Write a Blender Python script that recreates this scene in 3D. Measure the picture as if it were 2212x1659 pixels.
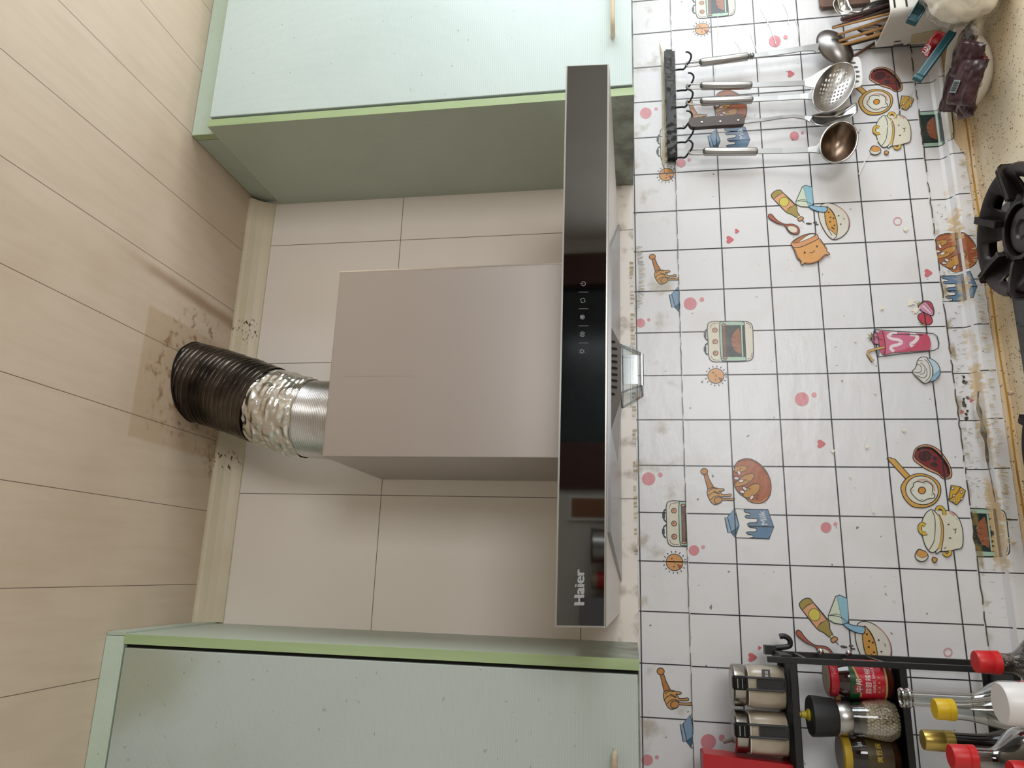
import bpy, math, random
from mathutils import Vector, Matrix
from mathutils.geometry import tessellate_polygon
random.seed(7)
for o in list(bpy.data.objects): bpy.data.objects.remove(o, do_unlink=True)
SC = bpy.context.scene; COL = SC.collection
# ---------------------------------------------------------------- units: 1 grid square of the wall film = 0.1 m
# working coordinates (X right, y out of the wall is negative, z up) in decimetres; P() turns them into metres
def P(X, y, z): return Vector((X*0.1+0.65, y*0.1, z*0.1+1.365))
YAW, PITCH, ROLL, FPX = 0.259484258, 0.160421251, -0.011299972, 1545.5959
CAM = Vector((-10.2842912, -15.5924132, 2.15489339)); GZ = 1.0257011
def _basis():
    ca, sa, cb, sb, cc, sc = math.cos(YAW), math.sin(YAW), math.cos(PITCH), math.sin(PITCH), math.cos(ROLL), math.sin(ROLL)
    f = Vector((sa*cb, ca*cb, sb)); r0 = Vector((ca, -sa, 0)); u0 = r0.cross(f)
    return cc*r0+sc*u0, -sc*r0+cc*u0, f
R_, U_, F_ = _basis()
def ray(x, y): return F_*FPX + R_*(829.5-y) - U_*(x-1106)
def onp(x, y, axis, val):
    d = ray(x, y); return CAM + d*((val-CAM[axis])/d[axis])
def UY(x, y, v=0.0): return onp(x, y, 1, v)       # photo measurement -> place on the plane y=v (decimetres)
def UX(x, y, v): return onp(x, y, 0, v)
def UZ(x, y, v): return onp(x, y, 2, v)
# ---------------------------------------------------------------- camera
cam = bpy.data.cameras.new('camera'); camo = bpy.data.objects.new('camera', cam); COL.objects.link(camo)
cam.sensor_fit = 'HORIZONTAL'; cam.sensor_width = 36; cam.lens = FPX/2212*36; cam.clip_start = 0.01
M = Matrix.Identity(4)
for i, v in enumerate((-U_, R_, -F_)):
    for j in range(3): M[j][i] = v[j]
M.translation = P(*CAM); camo.matrix_world = M; SC.camera = camo
# ---------------------------------------------------------------- light and exposure
SC.view_settings.view_transform = 'Standard'; SC.view_settings.look = 'None'
SC.view_settings.gamma = 1; SC.view_settings.use_curve_mapping = False
SC.view_settings.exposure = 0.30
W = bpy.data.worlds.new('sky'); SC.world = W; W.use_nodes = True
W.node_tree.nodes['Background'].inputs[0].default_value = (0.75, 0.87, 1.0, 1)
W.node_tree.nodes['Background'].inputs[1].default_value = 1.0
def area(name, loc, aim, sx, sy, power, color):
    l = bpy.data.lights.new(name, 'AREA'); l.shape = 'RECTANGLE'; l.size = sx; l.size_y = sy; l.energy = power; l.color = color
    o = bpy.data.objects.new(name, l); COL.objects.link(o); o.location = loc
    o.rotation_euler = (Vector(aim)-Vector(loc)).to_track_quat('-Z', 'Z').to_euler(); return o
RW = 1.50           # x of the right wall
area('window_daylight', (RW+0.12, -0.93, 1.57), (-1.0, -0.83, 1.75), 1.1, 1.25, 24, (0.92, 0.97, 1.0))
area('low_fill_light', (0.80, -3.34, 1.02), (0.45, 0, 1.75), 0.86, 1.05, 21, (1.0, 0.98, 0.955))  # added low frontal fill; no daylight is known to come through the door
# ---------------------------------------------------------------- materials
def lin(h):
    h = h.lstrip('#'); v = [int(h[i:i+2], 16)/255 for i in (0, 2, 4)]
    return tuple(c/12.92 if c <= 0.04045 else ((c+0.055)/1.055)**2.4 for c in v)+(1,)
MATS = {}
def mat(name, color='#808080', rough=0.5, metal=0.0, bump=None, mottle=None, spec=0.5, ior=None, coat=0.0, trans=0.0, scale3=(1, 1, 1), emis=None):
    if name in MATS: return MATS[name]
    m = bpy.data.materials.new(name); m.use_nodes = True; nt = m.node_tree; b = nt.nodes['Principled BSDF']
    b.inputs['Base Color'].default_value = lin(color); b.inputs['Roughness'].default_value = rough; b.inputs['Metallic'].default_value = metal
    b.inputs['Specular IOR Level'].default_value = spec
    if ior: b.inputs['IOR'].default_value = ior
    b.inputs['Coat Weight'].default_value = coat; b.inputs['Transmission Weight'].default_value = trans
    if bump or mottle:
        tc = nt.nodes.new('ShaderNodeTexCoord'); mp = nt.nodes.new('ShaderNodeMapping'); mp.inputs['Scale'].default_value = scale3
        nt.links.new(tc.outputs['Object'], mp.inputs[0])
    if mottle:      # (second colour, noise scale, low, high)
        n = nt.nodes.new('ShaderNodeTexNoise'); n.inputs['Scale'].default_value = mottle[1]; n.inputs['Detail'].default_value = 6
        r = nt.nodes.new('ShaderNodeMapRange'); r.inputs[1].default_value = mottle[2]; r.inputs[2].default_value = mottle[3]
        x = nt.nodes.new('ShaderNodeMix'); x.data_type = 'RGBA'; x.inputs[6].default_value = lin(color); x.inputs[7].default_value = lin(mottle[0])
        nt.links.new(mp.outputs[0], n.inputs[0]); nt.links.new(n.outputs[0], r.inputs[0]); nt.links.new(r.outputs[0], x.inputs[0]); nt.links.new(x.outputs[2], b.inputs['Base Color'])
    if bump:        # (scale, strength, distance)
        n = nt.nodes.new('ShaderNodeTexNoise'); n.inputs['Scale'].default_value = bump[0]; n.inputs['Detail'].default_value = 4
        bp = nt.nodes.new('ShaderNodeBump'); bp.inputs['Strength'].default_value = bump[1]; bp.inputs['Distance'].default_value = bump[2]
        nt.links.new(mp.outputs[0], n.inputs[0]); nt.links.new(n.outputs[0], bp.inputs['Height']); nt.links.new(bp.outputs[0], b.inputs['Normal'])
    MATS[name] = m; return m
class NT:
    """tiny node helper"""
    def __init__(s, m):
        s.nt = m.node_tree; s.b = s.nt.nodes.get('Principled BSDF')
        s.geo = s.nt.nodes.new('ShaderNodeNewGeometry')
        sp = s.nt.nodes.new('ShaderNodeSeparateXYZ'); s.nt.links.new(s.geo.outputs['Position'], sp.inputs[0]); s.x, s.y, s.z = sp.outputs
    def m(s, op, a, b=0.0, c=0.0, clamp=False):
        n = s.nt.nodes.new('ShaderNodeMath'); n.operation = op; n.use_clamp = clamp
        for i, v in enumerate((a, b, c)):
            if isinstance(v, (int, float)): n.inputs[i].default_value = v
            else: s.nt.links.new(v, n.inputs[i])
        return n.outputs[0]
    def ramp(s, v, lo, hi, a=0.0, b=1.0):
        n = s.nt.nodes.new('ShaderNodeMapRange'); n.interpolation_type = 'SMOOTHSTEP'
        s.nt.links.new(v, n.inputs[0])
        for i, k in enumerate((lo, hi, a, b)): n.inputs[i+1].default_value = k
        return n.outputs[0]
    def band(s, v, lo, hi, soft):
        return s.m('MULTIPLY', s.ramp(v, lo-soft, lo), s.ramp(v, hi, hi+soft, 1, 0))
    def noise(s, scale, detail=4, sc3=(1, 1, 1), rough=0.5):
        mp = s.nt.nodes.new('ShaderNodeMapping'); mp.inputs['Scale'].default_value = sc3
        n = s.nt.nodes.new('ShaderNodeTexNoise'); n.inputs['Scale'].default_value = scale; n.inputs['Detail'].default_value = detail; n.inputs['Roughness'].default_value = rough
        s.nt.links.new(s.geo.outputs['Position'], mp.inputs[0]); s.nt.links.new(mp.outputs[0], n.inputs[0]); return n.outputs[0]
    def mix(s, f, a, b):
        n = s.nt.nodes.new('ShaderNodeMix'); n.data_type = 'RGBA'
        for k, v in ((0, f), (6, a), (7, b)):
            if isinstance(v, (int, float)): n.inputs[k].default_value = v
            elif isinstance(v, str): n.inputs[k].default_value = lin(v)
            else: s.nt.links.new(v, n.inputs[k])
        return n.outputs[2]
    def color(s, v): s.nt.links.new(v, s.b.inputs['Base Color'])
    def bump(s, v, strength, dist):
        n = s.nt.nodes.new('ShaderNodeBump'); n.inputs['Strength'].default_value = strength; n.inputs['Distance'].default_value = dist
        s.nt.links.new(v, n.inputs['Height']); s.nt.links.new(n.outputs[0], s.b.inputs['Normal'])
def line_mask(t, v, coords, w):      # thin lines at the given coordinates (metres)
    acc = None
    for c in coords:
        k = t.m('LESS_THAN', t.m('ABSOLUTE', t.m('SUBTRACT', v, c)), w)
        acc = k if acc is None else t.m('MAXIMUM', acc, k)
    return acc
def ellmask(t, a, b, ca, cb, ra, rb, ang=0.0, soft=0.25, warp=None):
    da = t.m('SUBTRACT', a, ca); db = t.m('SUBTRACT', b, cb); c, s = math.cos(ang), math.sin(ang)
    p = t.m('DIVIDE', t.m('ADD', t.m('MULTIPLY', da, c), t.m('MULTIPLY', db, s)), ra)
    q = t.m('DIVIDE', t.m('SUBTRACT', t.m('MULTIPLY', db, c), t.m('MULTIPLY', da, s)), rb)
    d = t.m('SQRT', t.m('ADD', t.m('MULTIPLY', p, p), t.m('MULTIPLY', q, q)))
    if warp is not None: d = t.m('ADD', d, t.m('MULTIPLY', t.m('SUBTRACT', warp, 0.5), 1.1))
    return t.ramp(d, 1-soft, 1+soft, 1, 0)
def thin_glass(name, tint='#ffffff', rough=0.02, refl=1.0):
    if name in MATS: return MATS[name]
    m = bpy.data.materials.new(name); m.use_nodes = True; nt = m.node_tree
    for n in list(nt.nodes):
        if n.type != 'OUTPUT_MATERIAL': nt.nodes.remove(n)
    out = nt.nodes['Material Output']
    tr = nt.nodes.new('ShaderNodeBsdfTransparent'); tr.inputs[0].default_value = lin(tint)
    gl = nt.nodes.new('ShaderNodeBsdfGlossy'); gl.inputs['Roughness'].default_value = rough
    lw = nt.nodes.new('ShaderNodeLayerWeight'); lw.inputs[0].default_value = 0.35
    ml = nt.nodes.new('ShaderNodeMath'); ml.operation = 'MULTIPLY_ADD'; ml.inputs[1].default_value = 0.75*refl; ml.inputs[2].default_value = 0.05*refl; ml.use_clamp = True
    mx = nt.nodes.new('ShaderNodeMixShader'); nt.links.new(lw.outputs['Facing'], ml.inputs[0]); nt.links.new(ml.outputs[0], mx.inputs[0])
    nt.links.new(tr.outputs[0], mx.inputs[1]); nt.links.new(gl.outputs[0], mx.inputs[2]); nt.links.new(mx.outputs[0], out.inputs[0])
    MATS[name] = m; return m
# ---------------------------------------------------------------- mesh builder (works in decimetre coordinates)
ORG = {}
class MB:
    def __init__(s): s.v = []; s.f = []; s.mi = []; s.col = []; s.smooth = []
    def add(s, vs, fs, mi=0, col=None, smooth=False):
        b = len(s.v); s.v += [Vector(v) for v in vs]
        for f in fs: s.f.append([i+b for i in f]); s.mi.append(mi); s.col.append(col); s.smooth.append(smooth)
        return s
    def hexa(s, c, mi=0, col=None):   # 8 corners: bottom 4 then top 4
        return s.add(c, [(0, 3, 2, 1), (4, 5, 6, 7), (0, 1, 5, 4), (1, 2, 6, 5), (2, 3, 7, 6), (3, 0, 4, 7)], mi, col)
    def box(s, a, b, mi=0, col=None):
        x0, x1 = sorted((a[0], b[0])); y0, y1 = sorted((a[1], b[1])); z0, z1 = sorted((a[2], b[2]))
        return s.hexa([(x0, y0, z0), (x1, y0, z0), (x1, y1, z0), (x0, y1, z0), (x0, y0, z1), (x1, y0, z1), (x1, y1, z1), (x0, y1, z1)], mi, col)
    def obox(s, c, ax, ay, az, mi=0):  # centre and three half vectors
        c, ax, ay, az = map(Vector, (c, ax, ay, az))
        return s.hexa([c-ax-ay-az, c+ax-ay-az, c+ax+ay-az, c-ax+ay-az, c-ax-ay+az, c+ax-ay+az, c+ax+ay+az, c-ax+ay+az], mi)
    def prism(s, pts, dv, mi=0, col=None):  # closed 3D outline pushed along dv
        n = len(pts); pts = [Vector(p) for p in pts]; dv = Vector(dv)
        t = tessellate_polygon([pts]); fs = [tuple(x) for x in t]+[tuple(i+n for i in reversed(x)) for x in t]
        fs += [(i, (i+1) % n, (i+1) % n+n, i+n) for i in range(n)]
        return s.add(pts+[p+dv for p in pts], fs, mi, col)
    def tube(s, path, r, seg=12, mi=0, caps=True, flat=None, closed=False):
        path = [Vector(p) for p in path]; n = len(path); rs = r if isinstance(r, (list, tuple)) else [r]*n
        vs = []; fs = []; up = None
        for i, p in enumerate(path):
            d = (path[(i+1) % n]-path[i-1]) if closed else (path[min(i+1, n-1)]-path[max(i-1, 0)])
            d.normalize()
            if up is None:
                up = Vector((0, 1, 0)) if abs(d.y) < 0.9 else Vector((0, 0, 1))
            up = (up-d*up.dot(d)).normalized(); sd = d.cross(up)
            fx, fy = flat if flat else (1, 1)
            for k in range(seg):
                a = 2*math.pi*k/seg; vs.append(p+sd*math.cos(a)*rs[i]*fx+up*math.sin(a)*rs[i]*fy)
        m = n if closed else n-1
        for i in range(m):
            j = (i+1) % n
            for k in range(seg): fs.append((i*seg+k, i*seg+(k+1) % seg, j*seg+(k+1) % seg, j*seg+k))
        if caps and not closed: fs += [tuple(range(seg-1, -1, -1)), tuple((n-1)*seg+k for k in range(seg))]
        return s.add(vs, fs, mi, None, True)
    def lathe(s, c, prof, seg=40, mi=0, sq=2.0, axis=(0, 0, 1), caps=True, ang=0.0):  # prof: (height, radius); sq: superellipse power
        c = Vector(c); ax = Vector(axis).normalized(); e1 = Vector((1, 0, 0)); e1 = (e1-ax*e1.dot(ax)).normalized(); e2 = ax.cross(e1)
        vs = []; fs = []; n = len(prof)
        for h, r in prof:
            for k in range(seg):
                a = 2*math.pi*k/seg; ca, sa = math.cos(a), math.sin(a); q = (abs(ca)**sq+abs(sa)**sq)**(-1/sq)
                b = a+ang; vs.append(c+ax*h+(e1*math.cos(b)+e2*math.sin(b))*r*q)
        for i in range(n-1):
            for k in range(seg): fs.append((i*seg+k, i*seg+(k+1) % seg, (i+1)*seg+(k+1) % seg, (i+1)*seg+k))
        if caps:
            if prof[0][1] > 1e-4: fs.append(tuple(range(seg-1, -1, -1)))
            if prof[-1][1] > 1e-4: fs.append(tuple((n-1)*seg+k for k in range(seg)))
        return s.add(vs, fs, mi, None, True)
    def grid(s, fn, nu, nv, mi=0, wrap=False):
        vs = [fn(i/nu, j/nv) for j in range(nv+1) for i in range(nu+(0 if wrap else 1))]; w = nu if wrap else nu+1
        fs = [(j*w+i, j*w+(i+1) % w, (j+1)*w+(i+1) % w, (j+1)*w+i) for j in range(nv) for i in range(nu)]
        return s.add(vs, fs, mi, None, True)
    def build(s, name, mats, parent=None, label=None, bevel=0.0, sharp=40, solid=0.0, subsurf=0, weld=False):
        org = ORG.get(parent.name, Vector((0, 0, 0))) if parent else Vector((0, 0, 0))
        me = bpy.data.meshes.new(name); vv = [P(*v) for v in s.v]
        if not parent:      # origin at the thing's base
            zmin = min(v.z for v in vv); org = Vector((sum(v.x for v in vv)/len(vv), sum(v.y for v in vv)/len(vv), zmin))
        me.from_pydata([v-org for v in vv], [], s.f)
        if not isinstance(mats, (list, tuple)): mats = [mats]
        for m in mats: me.materials.append(m)
        for p, mi, sm in zip(me.polygons, s.mi, s.smooth): p.material_index = mi; p.use_smooth = sm
        if any(c is not None for c in s.col):
            ca = me.color_attributes.new('ink', 'FLOAT_COLOR', 'CORNER')
            for p, c in zip(me.polygons, s.col):
                c = c or (1, 1, 1, 1)
                for li in p.loop_indices: ca.data[li].color = c
        me.update()
        if any(s.smooth):
            try: me.set_sharp_from_angle(angle=math.radians(sharp))
            except Exception: pass
        o = bpy.data.objects.new(name, me); COL.objects.link(o)
        if parent: o.parent = parent
        else: o.location = org
        ORG[o.name] = org
        if label: o['label'] = label
        if solid: md = o.modifiers.new('solid', 'SOLIDIFY'); md.thickness = solid; md.offset = 0
        if bevel: md = o.modifiers.new('bevel', 'BEVEL'); md.width = bevel; md.segments = 2; md.limit_method = 'ANGLE'
        if subsurf: md = o.modifiers.new('sub', 'SUBSURF'); md.levels = md.render_levels = subsurf
        return o
def tag(o, label=None, cat=None, group=None, kind=None):
    if label: o['label'] = label
    if cat: o['category'] = cat
    if group: o['group'] = group
    if kind: o['kind'] = kind
    return o
def thing(name, at, label, cat, group=None):
    o = bpy.data.objects.new(name, None); o.empty_display_size = 0.02; COL.objects.link(o)
    o.location = P(*at); ORG[o.name] = P(*at); return tag(o, label, cat, group)
def structure(o): o['kind'] = 'structure'; return o
def sm(pts, n=6, closed=True):   # Catmull-Rom
    out = []; L = len(pts); rng = range(L) if closed else range(L-1)
    for i in rng:
        if closed: a, b, c, d = pts[i-1], pts[i], pts[(i+1) % L], pts[(i+2) % L]
        else: a, b, c, d = pts[max(i-1, 0)], pts[i], pts[i+1], pts[min(i+2, L-1)]
        for k in range(n):
            t = k/n
            out.append(tuple(0.5*((2*b[j])+(-a[j]+c[j])*t+(2*a[j]-5*b[j]+4*c[j]-d[j])*t*t+(-a[j]+3*b[j]-3*c[j]+d[j])*t**3) for j in range(len(b))))
    if not closed: out.append(tuple(pts[-1]))
    return out
def textmesh(txt, size, spacing=1.0):   # returns 2D verts (x right, y up, lower left origin) and faces
    cu = bpy.data.curves.new('txt', 'FONT'); cu.body = txt; cu.size = size; cu.space_character = spacing; cu.resolution_u = 3
    ob = bpy.data.objects.new('txt', cu); COL.objects.link(ob)
    dg = bpy.context.evaluated_depsgraph_get(); me = bpy.data.meshes.new_from_object(ob.evaluated_get(dg))
    vs = [(v.co.x, v.co.y) for v in me.vertices]; fs = [tuple(p.vertices) for p in me.polygons]
    bpy.data.objects.remove(ob, do_unlink=True); bpy.data.meshes.remove(me); bpy.data.curves.remove(cu)
    return vs, fs
def put_text(mb, txt, height, fn, col=None, mi=0, bold=0.0):   # fn(x,y)->3D; height = cap height wanted; returns width
    vs, fs = textmesh(txt, 1.0)
    if not vs: return 0
    x0 = min(v[0] for v in vs); x1 = max(v[0] for v in vs); y0 = min(v[1] for v in vs); y1 = max(v[1] for v in vs)
    k = height/(y1-y0)
    mb.add([fn((v[0]-x0)*k, (v[1]-y0)*k) for v in vs], fs, mi, col)
    return (x1-x0)*k
# ================================================================ ROOM
LW = -19.0; BW = -33.0; CZ = 11.65; FZ = -13.65; RWD = (RW-0.65)*10
wallm = mat('beige_wall_tile', '#c3b5a8', 0.34)
t = NT(wallm)
vx = line_mask(t, t.x, [-2.42*0.1+0.65, -5.56*0.1+0.65, -8.71*0.1+0.65, -11.85*0.1+0.65, 0.65+0.073, 0.65+0.387], 0.0008)
hz = line_mask(t, t.z, [1.365+0.768, 1.365+0.317, 1.365-0.134, 1.365-0.585], 0.0008)
gr = t.m('MAXIMUM', vx, hz)
base = t.mix(t.ramp(t.noise(3, 5), 0.35, 0.75, 0, 0.4), '#efe7df', '#e6dcd0')
dirt = t.m('MULTIPLY', t.band(t.z, 1.55, 1.60, 0.03), t.ramp(t.noise(26, 6), 0.52, 0.72))
base = t.mix(t.m('MULTIPLY', dirt, 0.55), base, '#7a624a')
t.color(t.mix(gr, base, '#71645a')); t.bump(t.m('SUBTRACT', 1, gr), 0.3, 0.001)
ceilm = mat('ceiling_panel', '#c8b49e', 0.45)
t = NT(ceilm)
seam = line_mask(t, t.x, [(-10.77+1.61*k)*0.1+0.65 for k in range(-5, 14)], 0.0007)
grain = t.noise(60, 4, (1, 0.12, 1)); base = t.mix(t.ramp(grain, 0.3, 0.8, 0, 0.35), '#cdbba6', '#b9a48c')
base = t.mix(t.ramp(t.noise(4, 4), 0.45, 0.75, 0, 0.35), base, '#b39c80')
def wx(v): return v*0.1+0.65
wp = t.noise(22, 5)
# yellowed square patch round the flue hole and brown leak marks
patch = t.m('MULTIPLY', t.band(t.x, wx(-7.95), wx(-5.35), 0.008), t.band(t.y, -0.335, 0.02, 0.008))
base = t.mix(t.m('MULTIPLY', patch, 0.42), base, '#ab8c66')
brown = t.m('MULTIPLY', ellmask(t, t.x, t.y, wx(-4.63), -0.15, 0.013, 0.20, 0.03, 0.7, t.noise(12, 3)), 0.6)
brown = t.m('MAXIMUM', brown, t.m('MULTIPLY', ellmask(t, t.x, t.y, wx(-6.3), -0.16, 0.145, 0.14, 0, 0.3, wp), t.ramp(t.noise(55, 6), 0.5, 0.68, 0, 0.75)))
brown = t.m('MAXIMUM', brown, t.m('MULTIPLY', ellmask(t, t.x, t.y, wx(-4.6), 0.0, 0.035, 0.05, 0, 0.4, wp), t.ramp(t.noise(70, 6), 0.45, 0.6, 0, 0.8)))
brown = t.m('MAXIMUM', brown, t.m('MULTIPLY', ellmask(t, t.x, t.y, wx(-7.9), -0.02, 0.05, 0.06, 0, 0.4, wp), t.ramp(t.noise(70, 6), 0.45, 0.6, 0, 0.7)))
base = t.mix(brown, base, '#7c5226')
t.color(t.mix(seam, base, '#6f5f50')); t.bump(t.m('ADD', t.m('MULTIPLY', grain, 0.3), t.m('SUBTRACT', 1, seam)), 0.25, 0.0012)
MB().box((LW-1, 0, FZ), (RWD+2, 1.0, CZ+1)).build('wall_back', wallm); structure(bpy.data.objects['wall_back'])
structure(MB().box((LW-1, 1.0, CZ), (RWD+2, BW-1, CZ+0.8)).build('ceiling', ceilm))
floorm = mat('floor_tile', '#d8cfc4', 0.4, mottle=('#cdc3b6', 6, 0.4, 0.7))
structure(MB().box((LW-1, 1.0, FZ-0.5), (RWD+2, BW-1, FZ)).build('floor', floorm))
plain = mat('plain_wall', '#dcd8d2', 0.5, mottle=('#d2cdc5', 3, 0.4, 0.7))
structure(MB().box((LW-1, 0, FZ), (LW, BW, CZ)).build('wall_left', plain))
# right wall with a window opening
wy0, wy1, wz0, wz1 = -15.2, -3.4, -4.3, 8.4
m = MB(); X0, X1 = RWD, RWD+1
m.box((X0, 0, FZ), (X1, wy1, CZ)); m.box((X0, wy0, FZ), (X1, BW, CZ)); m.box((X0, wy1, FZ), (X1, wy0, wz0)); m.box((X0, wy1, wz1), (X1, wy0, CZ))
structure(m.build('wall_right', plain))
white = mat('white_frame', '#e6e6e2', 0.4)
m = MB()
for a, b in (((wy1, wz0), (wy0, wz0+0.4)), ((wy1, wz1-0.4), (wy0, wz1)), ((wy1, wz0), (wy1-0.4, wz1)), ((wy0, wz0), (wy0+0.4, wz1)), ((-9.1, wz0), (-9.5, wz1))):
    m.box((X0+0.1, a[0], a[1]), (X0+0.6, b[0], b[1]))
structure(m.build('window_1', white))
# wall behind the photographer: tiled wall, brown framed doorway, picture
m = MB(); dx0, dx1, dzt, dzm = -6.0, 7.5, 7.6, 2.7
m.box((LW, BW, FZ), (dx0, BW-1, CZ)); m.box((dx1, BW, FZ), (RWD+2, BW-1, CZ)); m.box((dx0, BW, dzt), (dx1, BW-1, CZ))
structure(m.build('wall_front', plain))
brownw = mat('door_brown', '#4a1d12', 0.35)
m = MB(); m.box((dx0, BW+0.3, FZ), (dx0+2.5, BW-1, dzt)); m.box((dx1-1.9, BW+0.3, FZ), (dx1, BW-1, dzt)); m.box((dx0, BW+0.3, dzt-1.2), (dx1, BW-1, dzt)); m.box((dx0+2.5, BW+0.2, dzm-0.3), (dx1-1.9, BW-0.8, dzm))
m.box((dx0+2.5, BW+0.2, FZ), (dx1-1.9, BW-0.8, FZ+4.5))  # door left open above this panel to let the added fill through
dr = structure(m.build('door_1', brownw))
MB().box((dx0+2.5, BW-0.3, dzm), (dx1-1.9, BW-0.6, dzt-1.2)).build('upper_panel', mat('dark_green_door_glass', '#1f2f2e', 0.15, mottle=('#141d1f', 2, 0.4, 0.6)), dr)
# cove moulding between wall and ceiling
cove = mat('cove_moulding', '#d6c8ae', 0.4)
t = NT(cove)
n1 = t.noise(60, 6, (1, 1, 2)); spots = t.m('MAXIMUM', ellmask(t, t.x, t.z, wx(-4.75), 2.505, 0.032, 0.03, 0, .3, t.noise(30, 5)), ellmask(t, t.x, t.z, wx(-8.0), 2.505, 0.022, 0.03, 0, .3, t.noise(30, 5)))
b0 = t.mix(t.ramp(t.noise(7, 4), 0.4, 0.7, 0, 0.5), '#d8ccb4', '#c8b897')
t.color(t.mix(t.m('MULTIPLY', spots, t.ramp(t.noise(90, 5, (1, 1, 3)), 0.57, 0.63)), b0, '#4a3018')); t.bump(n1, 0.1, 0.001)
prof = [(0, 11.12), (-0.05, 11.12), (-0.08, 11.2), (-0.14, 11.32), (-0.24, 11.45), (-0.36, 11.55), (-0.4, 11.6), (-0.4, 11.65), (0, 11.65)]
m = MB()
xa, xb = -11.575, -1.25
m.prism([(xa, y, z) for y, z in prof], (xb-xa, 0, 0))
structure(m.build('trim_1', cove))
# ================================================================ CUPBOARDS
def cab_mat(name, c1, c2, stainy=0.0, axis='z'):
    m = mat(name, c1, 0.42); t = NT(m)
    w = t.nt.nodes.new('ShaderNodeTexWave'); w.wave_type = 'BANDS'; w.bands_direction = 'Z' if axis == 'z' else 'X'; w.inputs['Scale'].default_value = 75; w.inputs['Distortion'].default_value = 1.2; w.inputs['Detail'].default_value = 1; w.inputs['Detail Scale'].default_value = 0.6
    t.nt.links.new(t.geo.outputs['Position'], w.inputs[0])
    b = t.mix(t.ramp(t.noise(5, 5), 0.4, 0.75, 0, 0.5), c1, c2)
    b = t.mix(t.ramp(w.outputs['Fac'], 0.2, 0.9, 0, 0.12), b, '#7f9184')
    b = t.mix(t.m('MULTIPLY', t.m('GREATER_THAN', t.noise(95, 2), 0.735), 0.45), b, '#7e7a68')
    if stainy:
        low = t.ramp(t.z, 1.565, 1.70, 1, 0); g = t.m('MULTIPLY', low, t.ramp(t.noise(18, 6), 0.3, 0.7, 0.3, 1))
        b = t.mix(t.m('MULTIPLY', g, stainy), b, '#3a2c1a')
    t.color(b); t.bump(w.outputs['Fac'], 0.12, 0.0006); return m
doorm = cab_mat('cupboard_door_laminate', '#c3d1ce', '#b9c9c5')
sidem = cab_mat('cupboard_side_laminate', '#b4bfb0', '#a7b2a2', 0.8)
edgem = mat('cupboard_green_edge', '#a9bd90', 0.4, mottle=('#96ab7c', 30, 0.35, 0.7), scale3=(1, 1, 0.1))
fasm = cab_mat('cupboard_fascia_laminate', '#c2d3c4', '#b2c4ae')
darkgap = mat('dark_gap', '#14130f', 0.8)
handm = mat('cream_handle_enamel', '#ddd0b8', 0.35, mottle=('#7a4a26', 12, 0.56, 0.68))
# right cupboard
XR, YR, ZB, ZT = -1.25, -3.37, 1.97, 11.0
cr = thing('wall_cupboard', (2.5, -1.7, ZB), 'pale mint wall cupboard at the right of the cooker hood, above the hanging utensils', 'cupboard')
XE = 8.4
m = MB(); m.box((XR, 0, ZB), (XR+0.17, YR, ZT)); m.box((XR+0.17, 0, ZB), (XE, YR+0.22, ZB+0.17)); m.box((XR+0.17, 0, ZT-0.17), (XE, YR+0.22, ZT)); m.box((XE-0.17, 0, ZB), (XE, YR, ZT))
m.box((XR+0.17, -0.1, ZB+0.17), (XE-0.17, 0, ZT-0.17))
body = m.build('carcass', sidem, cr)
m = MB(); m.box((XR-0.002, YR, ZB), (XR+0.172, YR-0.008, ZT)); m.build('edge_band', edgem, cr, 'light green edge strip', bevel=0.0006)
m = MB(); m.box((XR+0.17, YR+0.20, ZB+0.02), (XR+0.25, YR+0.1, ZT)); m.build('door_gap_shade', darkgap, cr)  # the gap is empty; its shade is put in as a dark strip
d = MB().box((XR+0.225, YR+0.2, ZB+0.03), (3.3, YR-0.02, ZT-0.03)).build('door', doorm, cr, bevel=0.0012)
def handle(par, x0, x1, z):
    m = MB(); y = -3.37 if x0 > -5 else -3.07
    m.tube(sm([(x0, y-0.0, z), (x0+0.02, y-0.2, z), (x0+0.16, y-0.3, z), ((x0+x1)/2, y-0.31, z), (x1-0.16, y-0.3, z), (x1-0.02, y-0.2, z), (x1, y, z)], 5, False), 0.085, 10, flat=(1.15, 0.6))
    return m.build('handle', handm, par, 'cream bar handle worn brown at its end')
handle(d, 0.15, 1.75, 2.37)
d2 = MB().box((3.34, YR+0.2, ZB+0.03), (XE-0.2, YR-0.02, ZT-0.03)).build('door', doorm, cr, bevel=0.0012)
fz0, fz1, FYR = ZT-0.02, CZ-0.01, -2.97
m = MB(); m.box((XR+0.12, FYR, fz0), (XE, FYR+0.18, fz1)); m.build('fascia', fasm, cr, 'mint infill board up to the ceiling')
m = MB(); m.box((XR+0.1, FYR, fz0), (XR+0.12, FYR+0.18, fz1)); m.build('fascia_edge', edgem, cr)
m = MB(); m.box((XR+0.1, FYR+0.2, fz0), (XR+0.2, -0.0, fz1)); m.build('fascia_side', sidem, cr)
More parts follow.
